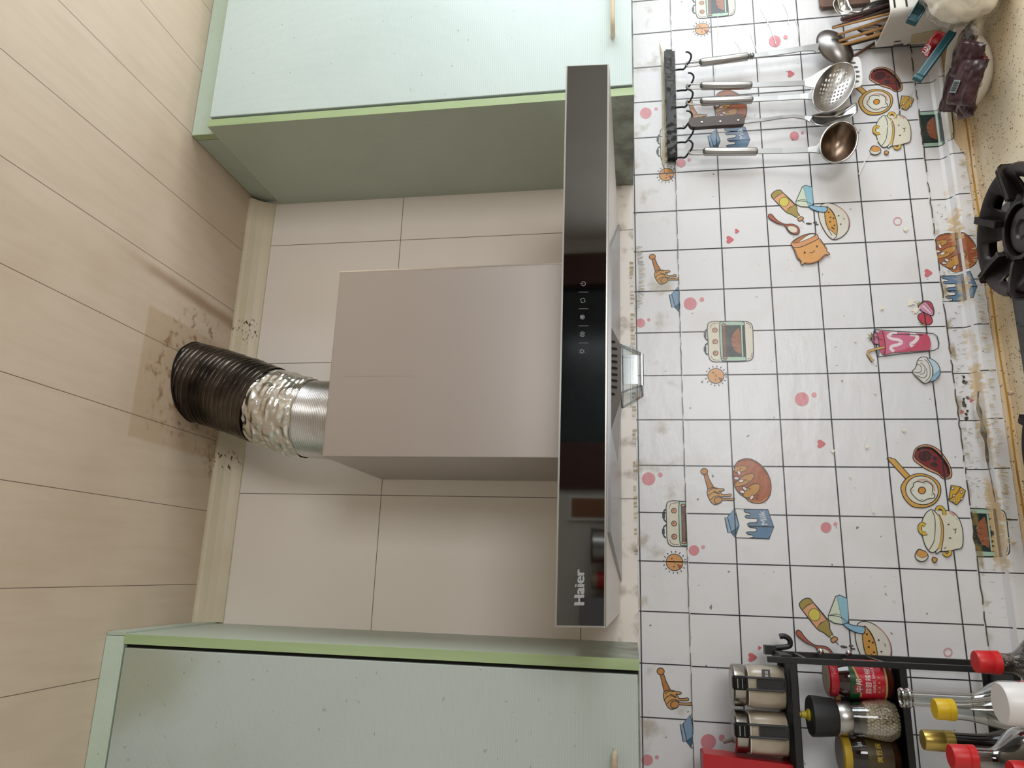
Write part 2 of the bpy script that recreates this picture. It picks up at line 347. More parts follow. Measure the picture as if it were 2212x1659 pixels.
# left cupboard
XL, YL, ZTL = -11.60, -3.07, 11.27
cl = thing('wall_cupboard', (-15, -1.5, ZB+0.05), 'pale mint wall cupboard at the left of the cooker hood, above the black jar rack', 'cupboard')
m = MB(); zb = ZB+0.05; m.box((XL, 0, zb), (XL-0.17, YL, ZTL)); m.box((XL-0.17, 0, zb), (LW+0.02, YL+0.22, zb+0.17)); m.box((XL-0.17, 0, ZTL-0.17), (LW+0.02, YL+0.22, ZTL)); m.box((XL-0.17, -0.1, zb), (LW+0.02, 0, ZTL))
m.build('carcass', sidem, cl)
MB().box((XL+0.002, YL, zb), (XL-0.172, YL-0.008, ZTL)).build('edge_band', edgem, cl, 'light green edge strip', bevel=0.0006)
MB().box((XL-0.17, YL+0.2, zb+0.02), (XL-0.26, YL+0.1, ZTL)).build('door_gap_shade', darkgap, cl)  # dark strip painted in for the shaded gap beside the left door
doorl = cab_mat('cupboard_door_laminate_shaded', '#b7c1bd', '#acb6b0'); t = NT(doorl)  # darker copy of the door laminate; dimmer light at left is in its colour
prev = t.b.inputs['Base Color'].links[0].from_socket
st = t.m('MULTIPLY', ellmask(t, t.x, t.z, wx(-12.3), 2.49, 0.09, 0.13, 0.4, 0.5, t.noise(9, 5)), 0.5)
t.color(t.mix(st, prev, '#8a8a62'))
d = MB().box((XL-0.235, YL+0.2, zb+0.03), (-15.6, YL-0.015, ZTL-0.05)).build('door', doorl, cl, bevel=0.0012)
m = MB(); handle(d, -14.6, -13.05, 2.42)
MB().box((-15.64, YL+0.2, zb+0.03), (LW+0.05, YL-0.015, ZTL-0.05)).build('door', doorl, cl, bevel=0.0012)
m = MB(); m.box((XL-0.04, YL-0.0, ZTL-0.01), (LW+0.02, YL+0.18, fz1)); m.build('fascia', fasm, cl, 'mint infill board up to the ceiling')
m = MB(); m.box((XL-0.03, YL+0.01, ZTL-0.01), (XL+0.03, 0, fz1)); m.build('fascia_side', sidem, cl)
# ================================================================ COOKER HOOD
steel = mat('brushed_steel', '#b3aca8', 0.36, 0.85, bump=(300, 0.04, 0.0002), scale3=(1, 1, 0.05))
steels = mat('satin_steel_paint', '#9b9b99', 0.32, 0.6)
hood = thing('cooker_hood', (-6.5, -2.6, 2.42), 'stainless steel chimney cooker hood with a black glass front, between the cupboards', 'cooker hood')
YC = -3.30
x0, x1 = -8.355, -4.70
m = MB(); m.box((x0, 0, 3.1), (x1, YC, 7.70)); m.build('chimney_cover', steel, hood, 'brushed steel chimney cover', bevel=0.0015)
# fine scratch and side seam
m = MB(); m.box((x1-0.02, YC-0.004, 3.2), (x1+0.005, YC+0.02, 7.705)); m.build('edge_trim', mat('bright_steel', '#e8e6e2', 0.2, 1.0), hood)
m = MB(); m.tube([UY(742, 813, YC-0.001), UY(895, 812, YC-0.001), UY(893, 808, YC-0.001)], 0.0012, 6); m.build('scratch', mat('scratch_dark', '#857d77', 0.5, 0.5), hood)
# glass front (measured corners)
YG = -5.2
BLc, TLc, TRc, BRc = UY(1308, 1356, YG), UY(1199, 1354, YG), UY(1223, 141, YG), UY(1315, 137, YG)
def shr(p, k): c = (BLc+TLc+TRc+BRc)/4; d = p-c; return Vector((c.x+d.x-math.copysign(k, d.x), p.y, c.z+d.z-math.copysign(k, d.z)))
blackglass = mat('black_glass', '#050506', 0.03, 0, spec=0.5, ior=2.5)
trimm = mat('silver_rim', '#c9c9c6', 0.25, 1.0)
cs = [shr(p, 0.022) for p in (BLc, BRc, TRc, TLc)]
m = MB(); m.prism(cs, (0, 0.05, 0)); m.build('glass_panel', blackglass, hood, 'black glossy glass front with touch controls')
m = MB(); pts = [BLc, BRc, TRc, TLc]
m.prism([p+Vector((0, 0.02, 0)) for p in pts], (0, 0.08, 0)); m.build('glass_rim', trimm, hood, bevel=0.0008)
# body tray behind the glass
zb = 2.42; bx0, bx1 = -11.0, -1.95
m = MB()
T = lambda a, b, c, d, h0, h1: None
m.hexa([(bx0, -5.1, zb+0.06), (bx1, -5.1, zb-0.02), (bx1-0.25, -0.02, zb-0.08), (bx0-0.05, -0.02, zb-0.06),
        (bx0, -5.1, 3.12), (bx1, -5.1, 3.06), (bx1-0.25, -0.02, 3.1), (bx0-0.05, -0.02, 3.1)])
m.build('hood_body', mat('pale_hood_metal', '#cfcac4', 0.3, 0.5), hood, bevel=0.002)
m = MB()   # darker recessed smoke pan, wider at the wall
m.hexa([(-9.7, -5.0, zb+0.0), (-5.2, -5.0, zb-0.035), (-2.3, -0.05, zb-0.12), (-10.4, -0.05, zb-0.1), (-9.7, -5.0, zb+0.1), (-5.2, -5.0, zb+0.1), (-2.3, -0.05, zb+0.1), (-10.4, -0.05, zb+0.1)])
m.build('smoke_pan', mat('dark_pan_metal', '#8b8b8c', 0.28, 0.75), hood)
# slotted filter wedge hanging below
gp = [UY(1308, 682, -4.99), UY(1308, 966, -4.99), UY(1342, 862, -4.75), UY(1342, 748, -4.75)]
filt = mat('filter_grey_metal', '#8d8a88', 0.35, 0.6)
m = MB(); bk = [Vector((gp[1].x-0.2, -0.9, zb)), Vector((gp[0].x+0.2, -0.9, zb))]; md = [Vector((gp[2].x, -3.9, gp[2].z+0.01)), Vector((gp[3].x, -3.9, gp[3].z+0.01))]
m.add(gp+md+bk, [(0, 1, 2, 3), (3, 2, 4, 5), (5, 4, 6, 7), (1, 6, 4, 2), (0, 3, 5, 7), (0, 7, 6, 1)])
fobj = m.build('grease_filter', filt, hood, 'grey slotted grease filter')
slotm = mat('slot_black', '#0b0b0b', 0.6)
def fpl(px, py): k = (px-1308)/34.0; return UY(px, py, -4.99+0.24*k-0.012)
for sx, sy in ((1316, 707), (1322, 721), (1330, 737), (1334, 752), (1334.5, 767), (1334.5, 780), (1334.5, 794), (1334.5, 808), (1334.5, 821), (1334, 835), (1329, 850), (1322, 863), (1316, 877)):
    q = [fpl(1308, sy-4.6), fpl(sx-2, sy-0.8), fpl(sx, sy+2.2), fpl(sx-2.5, sy+4.2), fpl(1308, sy+1.4)]
    MB().prism(q, (0, 0.01, 0)).build('slot', slotm, fobj)
# transparent oil cup under the filter
cupm = thin_glass('clear_plastic', '#f8fafa', 0.05, 0.6)
c = Vector(((UY(1345, 745, -4.3).x+UY(1345, 870, -4.3).x)/2, -4.3, 2.26)); w = 0.52; DZ = UY(1343, 800, -4.3).z-2.27
def cupring(z, hw, hd): return [(c.x-hw, c.y+hd*0.7, z), (c.x-hw*0.75, c.y-hd, z), (c.x+hw*0.75, c.y-hd, z), (c.x+hw, c.y+hd*0.7, z)]
m = MB(); rg = [cupring(2.27+DZ, w, 0.3), cupring(2.13+DZ, w, 0.3), cupring(1.99+DZ, w*0.72, 0.25), cupring(1.95+DZ, w*0.66, 0.22)]
for i in range(3): m.add(rg[i]+rg[i+1], [(k, (k+1) % 4, (k+1) % 4+4, k+4) for k in range(4)])
m.add(rg[3], [(0, 1, 2, 3)])
m.build('oil_cup', cupm, hood, 'clear plastic oil cup', bevel=0.002, solid=0.0025)
m = MB()
for r_ in (rg[0], rg[3]): m.tube([Vector(p) for p in r_], 0.025, 6, closed=True)
for a_, b_ in zip(rg[0], rg[3]): m.tube([a_, b_], 0.018, 6)
m.box((c.x-0.26, c.y-0.31, 2.02+DZ), (c.x+0.22, c.y-0.29, 2.24+DZ))
m.build('cup_rim', thin_glass('clear_plastic_edge', '#dfe4e4', 0.1, 2.0), [x for x in hood.children if x.name.startswith('oil_cup')][0])
# touch icons and maker's name
icon = mat('icon_print', '#8d9296', 0.5)
ic = MB()
def gl(x, y): return UY(x, y, YG-0.004)
def arc(cx, cy, r, a0, a1, w=0.0045, n=16):
    ic.tube([gl(cx+r*math.cos(a0+(a1-a0)*i/n), cy+r*math.sin(a0+(a1-a0)*i/n)) for i in range(n+1)], w, 5, caps=False)
arc(1260, 613, 4.6, -2.5, 2.5); ic.tube([gl(1253, 613), gl(1260, 613)], 0.0045, 5)
for a in range(4): arc(1259+2.6*math.cos(a*1.571+.4), 649+2.6*math.sin(a*1.571+.4), 2.4, a*1.571-1, a*1.571+1.8)
arc(1258, 685, 4.6, 0, 6.283); arc(1258, 685, 2.0, 0, 6.283, 0.007)
arc(1258, 722, 5.2, 0.4, 2.9); arc(1258, 722, 5.2, 3.5, 6.1); arc(1258, 722, 2.4, 0, 6.283)
arc(1257, 759, 3.2, 0, 6.283)
for a in range(8):
    q = a*math.pi/4+0.4; ic.tube([gl(1257+4.3*math.cos(q), 759+4.3*math.sin(q)), gl(1257+6*math.cos(q), 759+6*math.sin(q))], 0.004, 5)
for yy in (631, 667, 704, 741): ic.tube([gl(1250, yy), gl(1271, yy)], 0.0025, 4)
ic.build('touch_icons', icon, hood, 'row of five small grey touch icons')
o_ = gl(1262.5, 1306); ex = (gl(1262.5, 1230)-o_).normalized(); ez = (gl(1241, 1306)-o_); H = ez.length; ez.normalize()
m = MB(); vs, fs = textmesh('Haier', 1.0, 1.04); xs = [v[0] for v in vs]; ys = [v[1] for v in vs]; k = H/(max(ys)-min(ys)); kx = (gl(1262.5, 1231)-o_).length/(max(xs)-min(xs))
m.add([o_+ex*((v[0]-min(xs))*kx)+ez*((v[1]-min(ys))*k)-Vector((0, 0.0, 0)) for v in vs], fs)
m.add([o_+ex*((v[0]-min(xs))*kx+0.012)+ez*((v[1]-min(ys))*k)-Vector((0, 0.002, 0)) for v in vs], fs)
m.add([o_+ex*((v[0]-min(xs))*kx-0.010)+ez*((v[1]-min(ys))*k+0.006)-Vector((0, 0.003, 0)) for v in vs], fs)
m.build('maker_name', mat('name_silver', '#9ea0a2', 0.4, 0.0), hood, 'silver lettering on the black glass')
# power lead behind the flue
lead = MB().tube(sm([(-6.9, -0.25, 7.6), (-6.62, -0.3, 8.1), (-6.45, -0.35, 8.45), (-6.75, -0.3, 8.3), (-7.0, -0.25, 7.7)], 6, False), 0.03, 8).build('power_lead', mat('black_rubber', '#111111', 0.6), hood)
# ================================================================ FLUE HOSE
flue = thing('flue_hose', (-7.3, -1.7, 7.7), 'flexible metal flue hose into the ceiling, silver below and greasy black above', 'flue pipe')
path = []
ctl = [(-7.36, -1.75, 7.72), (-7.35, -1.75, 8.2), (-7.28, -1.72, 8.9), (-7.1, -1.68, 9.5), (-6.85, -1.6, 10.2), (-6.62, -1.52, 10.9), (-6.42, -1.48, 11.6), (-6.38, -1.47, 11.9)]
cpath = sm(ctl, 30, False); NP = len(cpath)
def hose(fn, i0, i1, step=1, seg=64):
    m = MB(); idx = list(range(i0, i1+1, step)); vs = []; fs = []
    for q, i in enumerate(idx):
        p = Vector(cpath[i]); d = (Vector(cpath[min(i+1, NP-1)])-Vector(cpath[max(i-1, 0)])).normalized()
        u = Vector((0, 1, 0)); u = (u-d*u.dot(d)).normalized(); s_ = d.cross(u)
        for k in range(seg):
            a = 2*math.pi*k/seg; r = fn(i, a); vs.append(p+(s_*math.cos(a)+u*math.sin(a))*r)
    for q in range(len(idx)-1):
        for k in range(seg): fs.append((q*seg+k, q*seg+(k+1) % seg, (q+1)*seg+(k+1) % seg, (q+1)*seg+k))
    return m.add(vs, fs, 0, None, True)
from mathutils import noise as mnoise
def nz(x, y, z): return mnoise.noise(Vector((x, y, z)))
# dense resample of the path
cpath = sm(ctl, 110, False); NP = len(cpath)
def arcz(i): return Vector(cpath[i]).z
iA = min(range(NP), key=lambda i: abs(arcz(i)-8.78)); iB = min(range(NP), key=lambda i: abs(arcz(i)-9.78))
alu = mat('aluminium_foil_hose', '#dedddb', 0.27, 1.0)
hose(lambda i, a: 0.80+0.014*math.sin(i*1.05+0.15*a)+0.005*nz(i*0.05, a, 1), 0, iA+20, 1, 72).build('aluminium_hose', alu, flue, 'clean silver ribbed hose', sharp=180)
tape = mat('foil_tape', '#dbdad5', 0.24, 1.0); t = NT(tape)
vv = t.nt.nodes.new('ShaderNodeTexVoronoi'); vv.feature = 'DISTANCE_TO_EDGE'; vv.inputs['Scale'].default_value = 24; vv.inputs['Randomness'].default_value = 1
wv = t.nt.nodes.new('ShaderNodeVectorMath'); wv.operation = 'ADD'; nn_ = t.nt.nodes.new('ShaderNodeTexNoise'); nn_.inputs['Scale'].default_value = 25; t.nt.links.new(t.geo.outputs['Position'], nn_.inputs[0])
sc_ = t.nt.nodes.new('ShaderNodeVectorMath'); sc_.operation = 'SCALE'; sc_.inputs['Scale'].default_value = 0.03; t.nt.links.new(nn_.outputs['Color'], sc_.inputs[0])
t.nt.links.new(t.geo.outputs['Position'], wv.inputs[0]); t.nt.links.new(sc_.outputs[0], wv.inputs[1]); t.nt.links.new(wv.outputs[0], vv.inputs[0])
t.bump(t.m('ADD', t.ramp(vv.outputs['Distance'], 0.0, 0.35), t.m('MULTIPLY', t.noise(30, 3), 1.4)), 0.6, 0.006)
def tr_(i, a):
    u = (i-iA)/(iB-iA); r = 0.825+0.02*math.sin(math.pi*min(max(u, 0), 1))
    r += 0.05*nz(i*0.02, a*2.0, 4)+0.022*abs(nz(i*0.06, a*5, 9))+0.006*math.sin(i*0.27+1.5*a)
    return r
hose(tr_, iA-8, iB+12, 2, 90).build('foil_tape', tape, flue, 'crumpled foil tape wrapped round the joint', sharp=35)
gre = mat('greasy_black_hose', '#5a524a', 0.26, 0.85, bump=(26, 0.7, 0.005), mottle=('#1d1713', 10, 0.38, 0.62))
hose(lambda i, a: 0.835+0.024*abs(math.sin((i-iB)*0.17+0.25*a))**0.5+0.014*nz(i*0.04, a*2, 2)+0.02*((i-iB)/max(1, NP-iB)), iB-4, NP-1, 1, 72).build('blackened_hose', gre, flue, 'grease-blackened ribbed hose', sharp=180)
m = MB(); m.lathe((-7.36, -1.75, 7.72), [(0, 0.84), (0.14, 0.84), (0.16, 0.80)], 48, caps=False); m.build('collar', mat('collar_tape', '#cfc9bd', 0.35, 0.5), flue)
hole = MB().lathe((-6.42, -1.48, 11.648), [(0.0, 0.0), (0.0, 0.99), (-0.012, 0.98), (-0.012, 0.0)], 60); 
rm = MB(); pr = []
for k in range(80):
    a = 2*math.pi*k/80; r = 0.905+0.03*nz(math.cos(a)*2, math.sin(a)*2, 3)
    pr.append((-6.42+r*math.cos(a)*1.0, -1.48+r*math.sin(a)*1.02, 11.647))
rm.prism(pr, (0, 0, -0.004)); tag(rm.build('ceiling_cutout', mat('hole_shade', '#120f0b', 0.9)), 'dark rough-cut hole in the ceiling round the flue hose', 'hole')  # flat dark disc; the shade of the open hole is put into its colour
# ================================================================ COUNTER
stone = mat('speckled_stone', '#cfb892', 0.38); t = NT(stone)
v = t.nt.nodes.new('ShaderNodeTexVoronoi'); v.inputs['Scale'].default_value = 190; t.nt.links.new(t.geo.outputs['Position'], v.inputs[0])
sp = t.m('MULTIPLY', t.m('LESS_THAN', v.outputs['Distance'], 0.30), t.m('GREATER_THAN', t.noise(90, 3), 0.54))
b0 = t.mix(t.ramp(t.noise(7, 5), 0.35, 0.7, 0, 0.8), '#ecdfc4', '#e2cfaa')
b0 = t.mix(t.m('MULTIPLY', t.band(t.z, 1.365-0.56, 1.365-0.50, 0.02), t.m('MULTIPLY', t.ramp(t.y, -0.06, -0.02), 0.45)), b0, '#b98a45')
t.color(t.mix(sp, b0, '#5c4630'))
CT = -5.45
ct = thing('worktop', (-5, -3, CT-0.4), 'beige speckled stone worktop with a raised back edge', 'worktop')
m = MB(); m.box((LW+0.02, 0, CT-0.4), (RWD, -6.2, CT)); m.build('slab', stone, ct, bevel=0.003)
m = MB(); pr = [(0, CT), (-0.36, CT), (-0.27, CT+0.03), (-0.215, CT+0.12), (-0.20, CT+0.2), (-0.20, -5.04), (-0.15, -5.0), (-0.05, -4.98), (0, -4.98)]
m.prism([(LW+0.02, y, z) for y, z in pr], (RWD-LW-0.02, 0, 0)); ups = structure(m.build('trim_2', stone))
m = MB(); m.tube(sm([(X, -0.23+0.006*math.sin(X*3), CT+0.085+0.008*math.sin(X*2.1), ) for X in [LW+0.1+0.6*i for i in range(int((RWD-LW)/0.6))]], 3, False), 0.022, 6, flat=(1, 0.7))
m.build('sealant', mat('yellowed_sealant', '#c08f3a', 0.4, mottle=('#8a5a1c', 8, 0.4, 0.7)), ups)
base_c = thing('base_cupboard', (-5, -2.9, FZ), 'mint green base cupboards under the worktop', 'cupboard')
MB().box((LW+0.05, -0.1, FZ+1.0), (RWD-0.05, -5.8, CT-0.4)).build('carcass', sidem, base_c); MB().box((LW+0.05, -0.1, FZ), (RWD-0.05, -5.2, FZ+1.0)).build('plinth', darkgap, base_c)
for k in range(5): MB().box((LW+0.3+5.4*k, -5.8, FZ+1.1), (LW+5.6+5.4*k, -6.0, CT-0.5)).build('door', doorm, base_c)
# ================================================================ PRINTED WALL FILM
film = mat('printed_wall_film', '#ffffff', 0.30); t = NT(film)
at = t.nt.nodes.new('ShaderNodeAttribute'); at.attribute_name = 'ink'
n1 = t.noise(9, 5); b0 = t.mix(t.m('MULTIPLY', t.ramp(n1, 0.5, 0.75), 0.15), at.outputs['Color'], '#b9ae9c')
# soot near the top edge and at the lower joint, grease specks
topd = t.m('MULTIPLY', t.band(t.z, 1.50, 1.60, 0.05), t.ramp(t.noise(17, 7), 0.55, 0.72))
b0 = t.mix(t.m('MULTIPLY', topd, 0.55), b0, '#95835f')
sk = t.m('MULTIPLY', t.m('GREATER_THAN', t.noise(75, 2), 0.755), 0.8); b0 = t.mix(sk, b0, '#5e5444')
t.color(b0)
wr = t.m('ADD', t.m('MULTIPLY', t.noise(14, 3, (1, 1, 2.2)), 1.0), t.m('MULTIPLY', t.noise(120, 2), 0.06)); t.bump(wr, 0.35, 0.004)
film2 = film.copy(); film2.name = 'printed_wall_film_worn'; t = NT.__new__(NT); t.nt = film2.node_tree; t.b = t.nt.nodes['Principled BSDF']
t.geo = t.nt.nodes.new('ShaderNodeNewGeometry'); s_ = t.nt.nodes.new('ShaderNodeSeparateXYZ'); t.nt.links.new(t.geo.outputs['Position'], s_.inputs[0]); t.x, t.y, t.z = s_.outputs
prev = t.b.inputs['Base Color'].links[0].from_socket
# cracked, yellowed ridge where the film bends over the upstand
rag = t.m('ADD', t.z, t.m('MULTIPLY', t.m('SUBTRACT', t.noise(70, 6, (2.2, 1, 0.5)), 0.5), 0.035))
crack = t.band(rag, 0.868, 0.880, 0.004)
crack = t.m('MULTIPLY', crack, t.m('MULTIPLY', t.ramp(t.noise(11, 4), 0.42, 0.55), t.band(t.x, wx(-9.5), wx(-2.5), 0.12)))
b1 = t.mix(t.m('MULTIPLY', crack, 0.9), prev, '#cbb084')
xr_ = t.band(t.x, wx(-10.5), wx(-3.2), 0.12); joint = t.m('MULTIPLY', t.m('MULTIPLY', t.band(t.z, 0.905, 0.914, 0.006), t.ramp(t.noise(24, 6), 0.48, 0.64)), xr_); b1 = t.mix(t.m('MULTIPLY', joint, 0.8), b1, '#8f7a48')
creas = t.m('MULTIPLY', t.m('MULTIPLY', t.band(t.z, 0.880, 0.912, 0.006), t.ramp(t.noise(75, 7, (1.6, 1, 0.6)), 0.58, 0.68)), xr_); b1 = t.mix(t.m('MULTIPLY', creas, 0.5), b1, '#9a8f72')
t.color(b1)
WHITE = lin('#e1e0e1'); INK = lin('#2c3036')
class Art:
    """prints flat ink shapes on one film sheet; shapes are measured in close-ups of the photograph and laid out on the wall plane"""
    def __init__(s, mb, y0, surf=None): s.mb = mb; s.y0 = y0; s.n = 0; s.surf = surf; s.dx = s.dz = 0.0; s.o = (0, 0); s.k = 1.0
    def frame(s, ox, oy, k, ref=None, to=None):
        s.o = (ox, oy); s.k = k; s.dx = s.dz = 0.0
        if ref:
            a = UY(ox+ref[0]/k, oy+ref[1]/k); b = UY(*to); s.dx, s.dz = b.x-a.x, b.z-a.z
        return s
    def T(s, p): q = UY(s.o[0]+p[0]/s.k, s.o[1]+p[1]/s.k); return (q.x+s.dx, q.z+s.dz)
    def emit(s, pts2, col, raw=False):
        s.n += 1; y = s.y0-0.0004*s.n
        if s.surf:
            for z1, z0 in zip(s.surf.BR[:-1], s.surf.BR[1:]):
                q = clipz(clipz(pts2, z1, -1), z0, +1)
                if len(q) >= 3: s._poly([s.surf(x, z, -0.0004*s.n) for x, z in q], col)
        else: s._poly([Vector((x, y, z)) for x, z in pts2], col)
    def _poly(s, v, col):
        tr = tessellate_polygon([v]); fs = []
        for a in tr:
            nrm = (v[a[1]]-v[a[0]]).cross(v[a[2]]-v[a[0]]); fs.append(tuple(a) if nrm.y < 0 else tuple(reversed(a)))
        s.mb.add(v, fs, 0, col)
    def stroke2(s, p2, w, col, closed=False):     # p2 on the wall in dm
        n = len(p2); q = []
        L, R = [], []
        for i in range(n):
            a = Vector(p2[i-1] if (i > 0 or closed) else p2[i]); b = Vector(p2[(i+1) % n] if (i < n-1 or closed) else p2[i]); d = (b-a)
            d = d.normalized() if d.length > 1e-9 else Vector((1, 0)); nn = Vector((-d.y, d.x))*w/2; c = Vector(p2[i]); L.append(c+nn); R.append(c-nn)
        s.n += 1; y = s.y0-0.0004*s.n
        for i in range(n if closed else n-1):
            j = (i+1) % n; quad = [tuple(L[i]), tuple(L[j]), tuple(R[j]), tuple(R[i])]
            if s.surf:
                for z1, z0 in zip(s.surf.BR[:-1], s.surf.BR[1:]):
                    qq = clipz(clipz(quad, z1, -1), z0, +1)
                    if len(qq) >= 3: s.mb.add([s.surf(x, z, -0.0004*s.n) for x, z in qq], [tuple(range(len(qq)))], 0, col)
            else: s.mb.add([Vector((x, y, z)) for x, z in quad], [(0, 3, 2, 1)], 0, col)
    def fill(s, pts, c, smooth=0, line=0.016, lc=None):
        p = [s.T(q) for q in (sm(pts, smooth) if smooth else pts)]
        if c: s.emit(p, lin(c))
        if line: s.stroke2(p, line, lc or INK, True)
    def line(s, pts, w=0.016, c=None, smooth=0, closed=False):
        s.stroke2([s.T(q) for q in (sm(pts, smooth, closed) if smooth else pts)], w, lin(c) if c else INK, closed)
    def ell(s, x, y, rx, ry, c, ang=0.0, line=0.016, n=28):
        s.fill([(x+rx*math.cos(a)*math.cos(ang)-ry*math.sin(a)*math.sin(ang), y+rx*math.cos(a)*math.sin(ang)+ry*math.sin(a)*math.cos(ang)) for a in [2*math.pi*i/n for i in range(n)]], c, 0, line)
    def text(s, txt, o, ex, ey, c):    # o lower-left, ex end of baseline, ey top of letters (close-up pixels)
        vs, fs = textmesh(txt, 1.0); xs = [v[0] for v in vs]; ys = [v[1] for v in vs]; a, b = min(xs), max(xs); c0, d0 = min(ys), max(ys)
        O, X, Y = Vector(s.T(o)), Vector(s.T(ex)), Vector(s.T(ey)); s.n += 1; y = s.y0-0.0004*s.n; out = []
        for k in range(2):
            s.mb.add([Vector(((q := O+(X-O)*((v[0]-a)/(b-a)+k*0.012)+(Y-O)*((v[1]-c0)/(d0-c0))).x, y-k*0.0002, q.y)) for v in vs], fs, 0, lin(c))
def clipz(poly, z, sgn):   # keep points with sgn*(pz - z) >= 0
    out = []; n = len(poly)
    for i in range(n):
        a, b = poly[i], poly[(i+1) % n]; da, db = sgn*(a[1]-z), sgn*(b[1]-z)
        if da >= 0: out.append(a)
        if (da >= 0) != (db >= 0):
            t_ = da/(da-db); out.append((a[0]+(b[0]-a[0])*t_, a[1]+(b[1]-a[1])*t_))
    return out
# ---- motifs
def circles(A, items, k=1, o=(0, 0)):
    A.frame(o[0], o[1], k)
    for x, y, r in items: A.ell(x, y, r, r*0.97, '#d38a90' if r > 20 else '#d9959a', line=0)
def heart(A, x, y, w, k, o):
    A.frame(o[0], o[1], k); h = w/2
    A.fill([(x+h, y), (x+h*.35, y+h*.62), (x-h*.35, y+h*.98), (x-h*.9, y+h*.72), (x-h*.85, y+h*.2), (x-h*.55, y), (x-h*.85, y-h*.2), (x-h*.9, y-h*.72), (x-h*.35, y-h*.98), (x+h*.35, y-h*.62)], '#cf6a70', 4, 0)
def ring(A, x, y, r, k, o):
    A.frame(o[0], o[1], k); A.line([(x+r*math.cos(a), y+r*math.sin(a)) for a in [i*.25 for i in range(25)]], 0.022, '#d79aa6', 0, True)
def m_sun(A, to, f=None):
    A.frame(1500, 670, 9.217, (425, 1320), to)
    A.ell(425, 1320, 160, 147, '#d09658')
    for i in range(16):
        a = i*math.pi/8+.1; A.line([(425+190*math.cos(a), 1320+175*math.sin(a)), (425+222*math.cos(a), 1320+205*math.sin(a))], 0.018)
    A.ell(372, 1255, 16, 9, '#2b2520', 0, 0); A.ell(418, 1396, 15, 9, '#2b2520', 0, 0)
    A.line([(410, 1298), (428, 1305), (428, 1325), (438, 1345)], 0.010, None, 3)
    A.fill([(475, 1352), (575, 1385), (530, 1425)], '#b9502c', 0, 0.016)
def m_oven(A, ref, to):
    A.frame(1500, 670, 9.217, ref, to)
    for y in (400, 685):
        A.line([(262, y-15), (222, y+12), (210, y+60), (210, y+120), (222, y+180), (262, y+212)], 0.03, '#20392f', 4); A.line([(208, y+55), (210, y+150)], 0.055, '#20392f')
    A.fill([(258, 330), (330, 245), (560, 236), (960, 236), (1090, 262), (1150, 350), (1165, 640), (1165, 900), (1120, 1000), (960, 1030), (560, 1038), (360, 1030), (285, 930), (268, 640)], '#d9d2c0', 5, 0.018)
    A.line([(310, 380), (340, 300), (420, 272), (500, 268)], 0.010, None, 3); A.line([(330, 920), (360, 985), (430, 1005), (505, 1005)], 0.010, None, 3)
    A.line([(1020, 270), (1090, 300), (1120, 380)], 0.010, None, 3); A.line([(1140, 860), (1120, 950), (1050, 990)], 0.010, None, 3)
    for y, x in ((410, 403), (637, 410), (867, 418)):
        A.ell(x, y, 48, 43, '#d4956a'); A.line([(x, y), (x-22, y-12)], 0.022)
    A.fill([(500, 290), (560, 245), (930, 242), (985, 300), (1000, 600), (1018, 960), (975, 1018), (600, 1022), (530, 970), (505, 640)], '#a9c6b2', 4)
    A.fill([(560, 318), (990, 318), (1018, 944), (590, 940)], '#1f3330', 0)
    A.fill([(895, 392), (820, 410), (750, 490), (722, 590), (735, 700), (775, 800), (840, 848), (930, 855)], '#9a5f42', 4)
    for x, y in ((735, 525), (725, 625), (755, 735)): A.line([(x, y), (x+35, y+28), (x+80, y+40)], 0.014, '#5a3020', 3)
    A.fill([(912, 318), (945, 318), (972, 940), (935, 940)], '#a9c6b2', 0, 0.008)
    A.fill([(545, 322), (612, 322), (635, 940), (570, 940)], '#7c4538', 0)
    A.ell(578, 310, 42, 22, '#d99572'); A.ell(603, 965, 42, 22, '#d99572')
def m_honey(A, to):
    A.frame(1500, 970, 7.54, (157, 370), to)
    A.fill([(150, 420), (205, 405), (245, 510), (325, 650), (300, 700), (215, 660), (190, 560)], '#b97a3c', 0)
    A.ell(157, 370, 56, 48, '#c98a44')
    A.fill([(235, 650), (310, 632), (400, 648), (470, 655), (480, 678), (440, 690), (395, 690), (435, 720), (440, 745), (520, 745), (580, 735), (598, 755), (575, 775), (450, 780), (455, 805), (560, 808), (640, 800), (648, 825), (620, 842), (455, 838), (420, 880), (340, 908), (280, 880), (225, 790), (205, 720), (212, 670)], '#cf9a55', 3)
    A.line([(225, 695), (290, 650), (370, 655)], 0.014, None, 4); A.line([(225, 770), (270, 725), (340, 715), (400, 740)], 0.014, None, 4); A.line([(262, 835), (320, 780), (400, 768), (450, 800)], 0.014, None, 4)
    A.ell(382, 838, 66, 52, '#c4894a', -.3); A.line([(305, 690), (360, 705), (410, 735)], 0.012, None, 3)
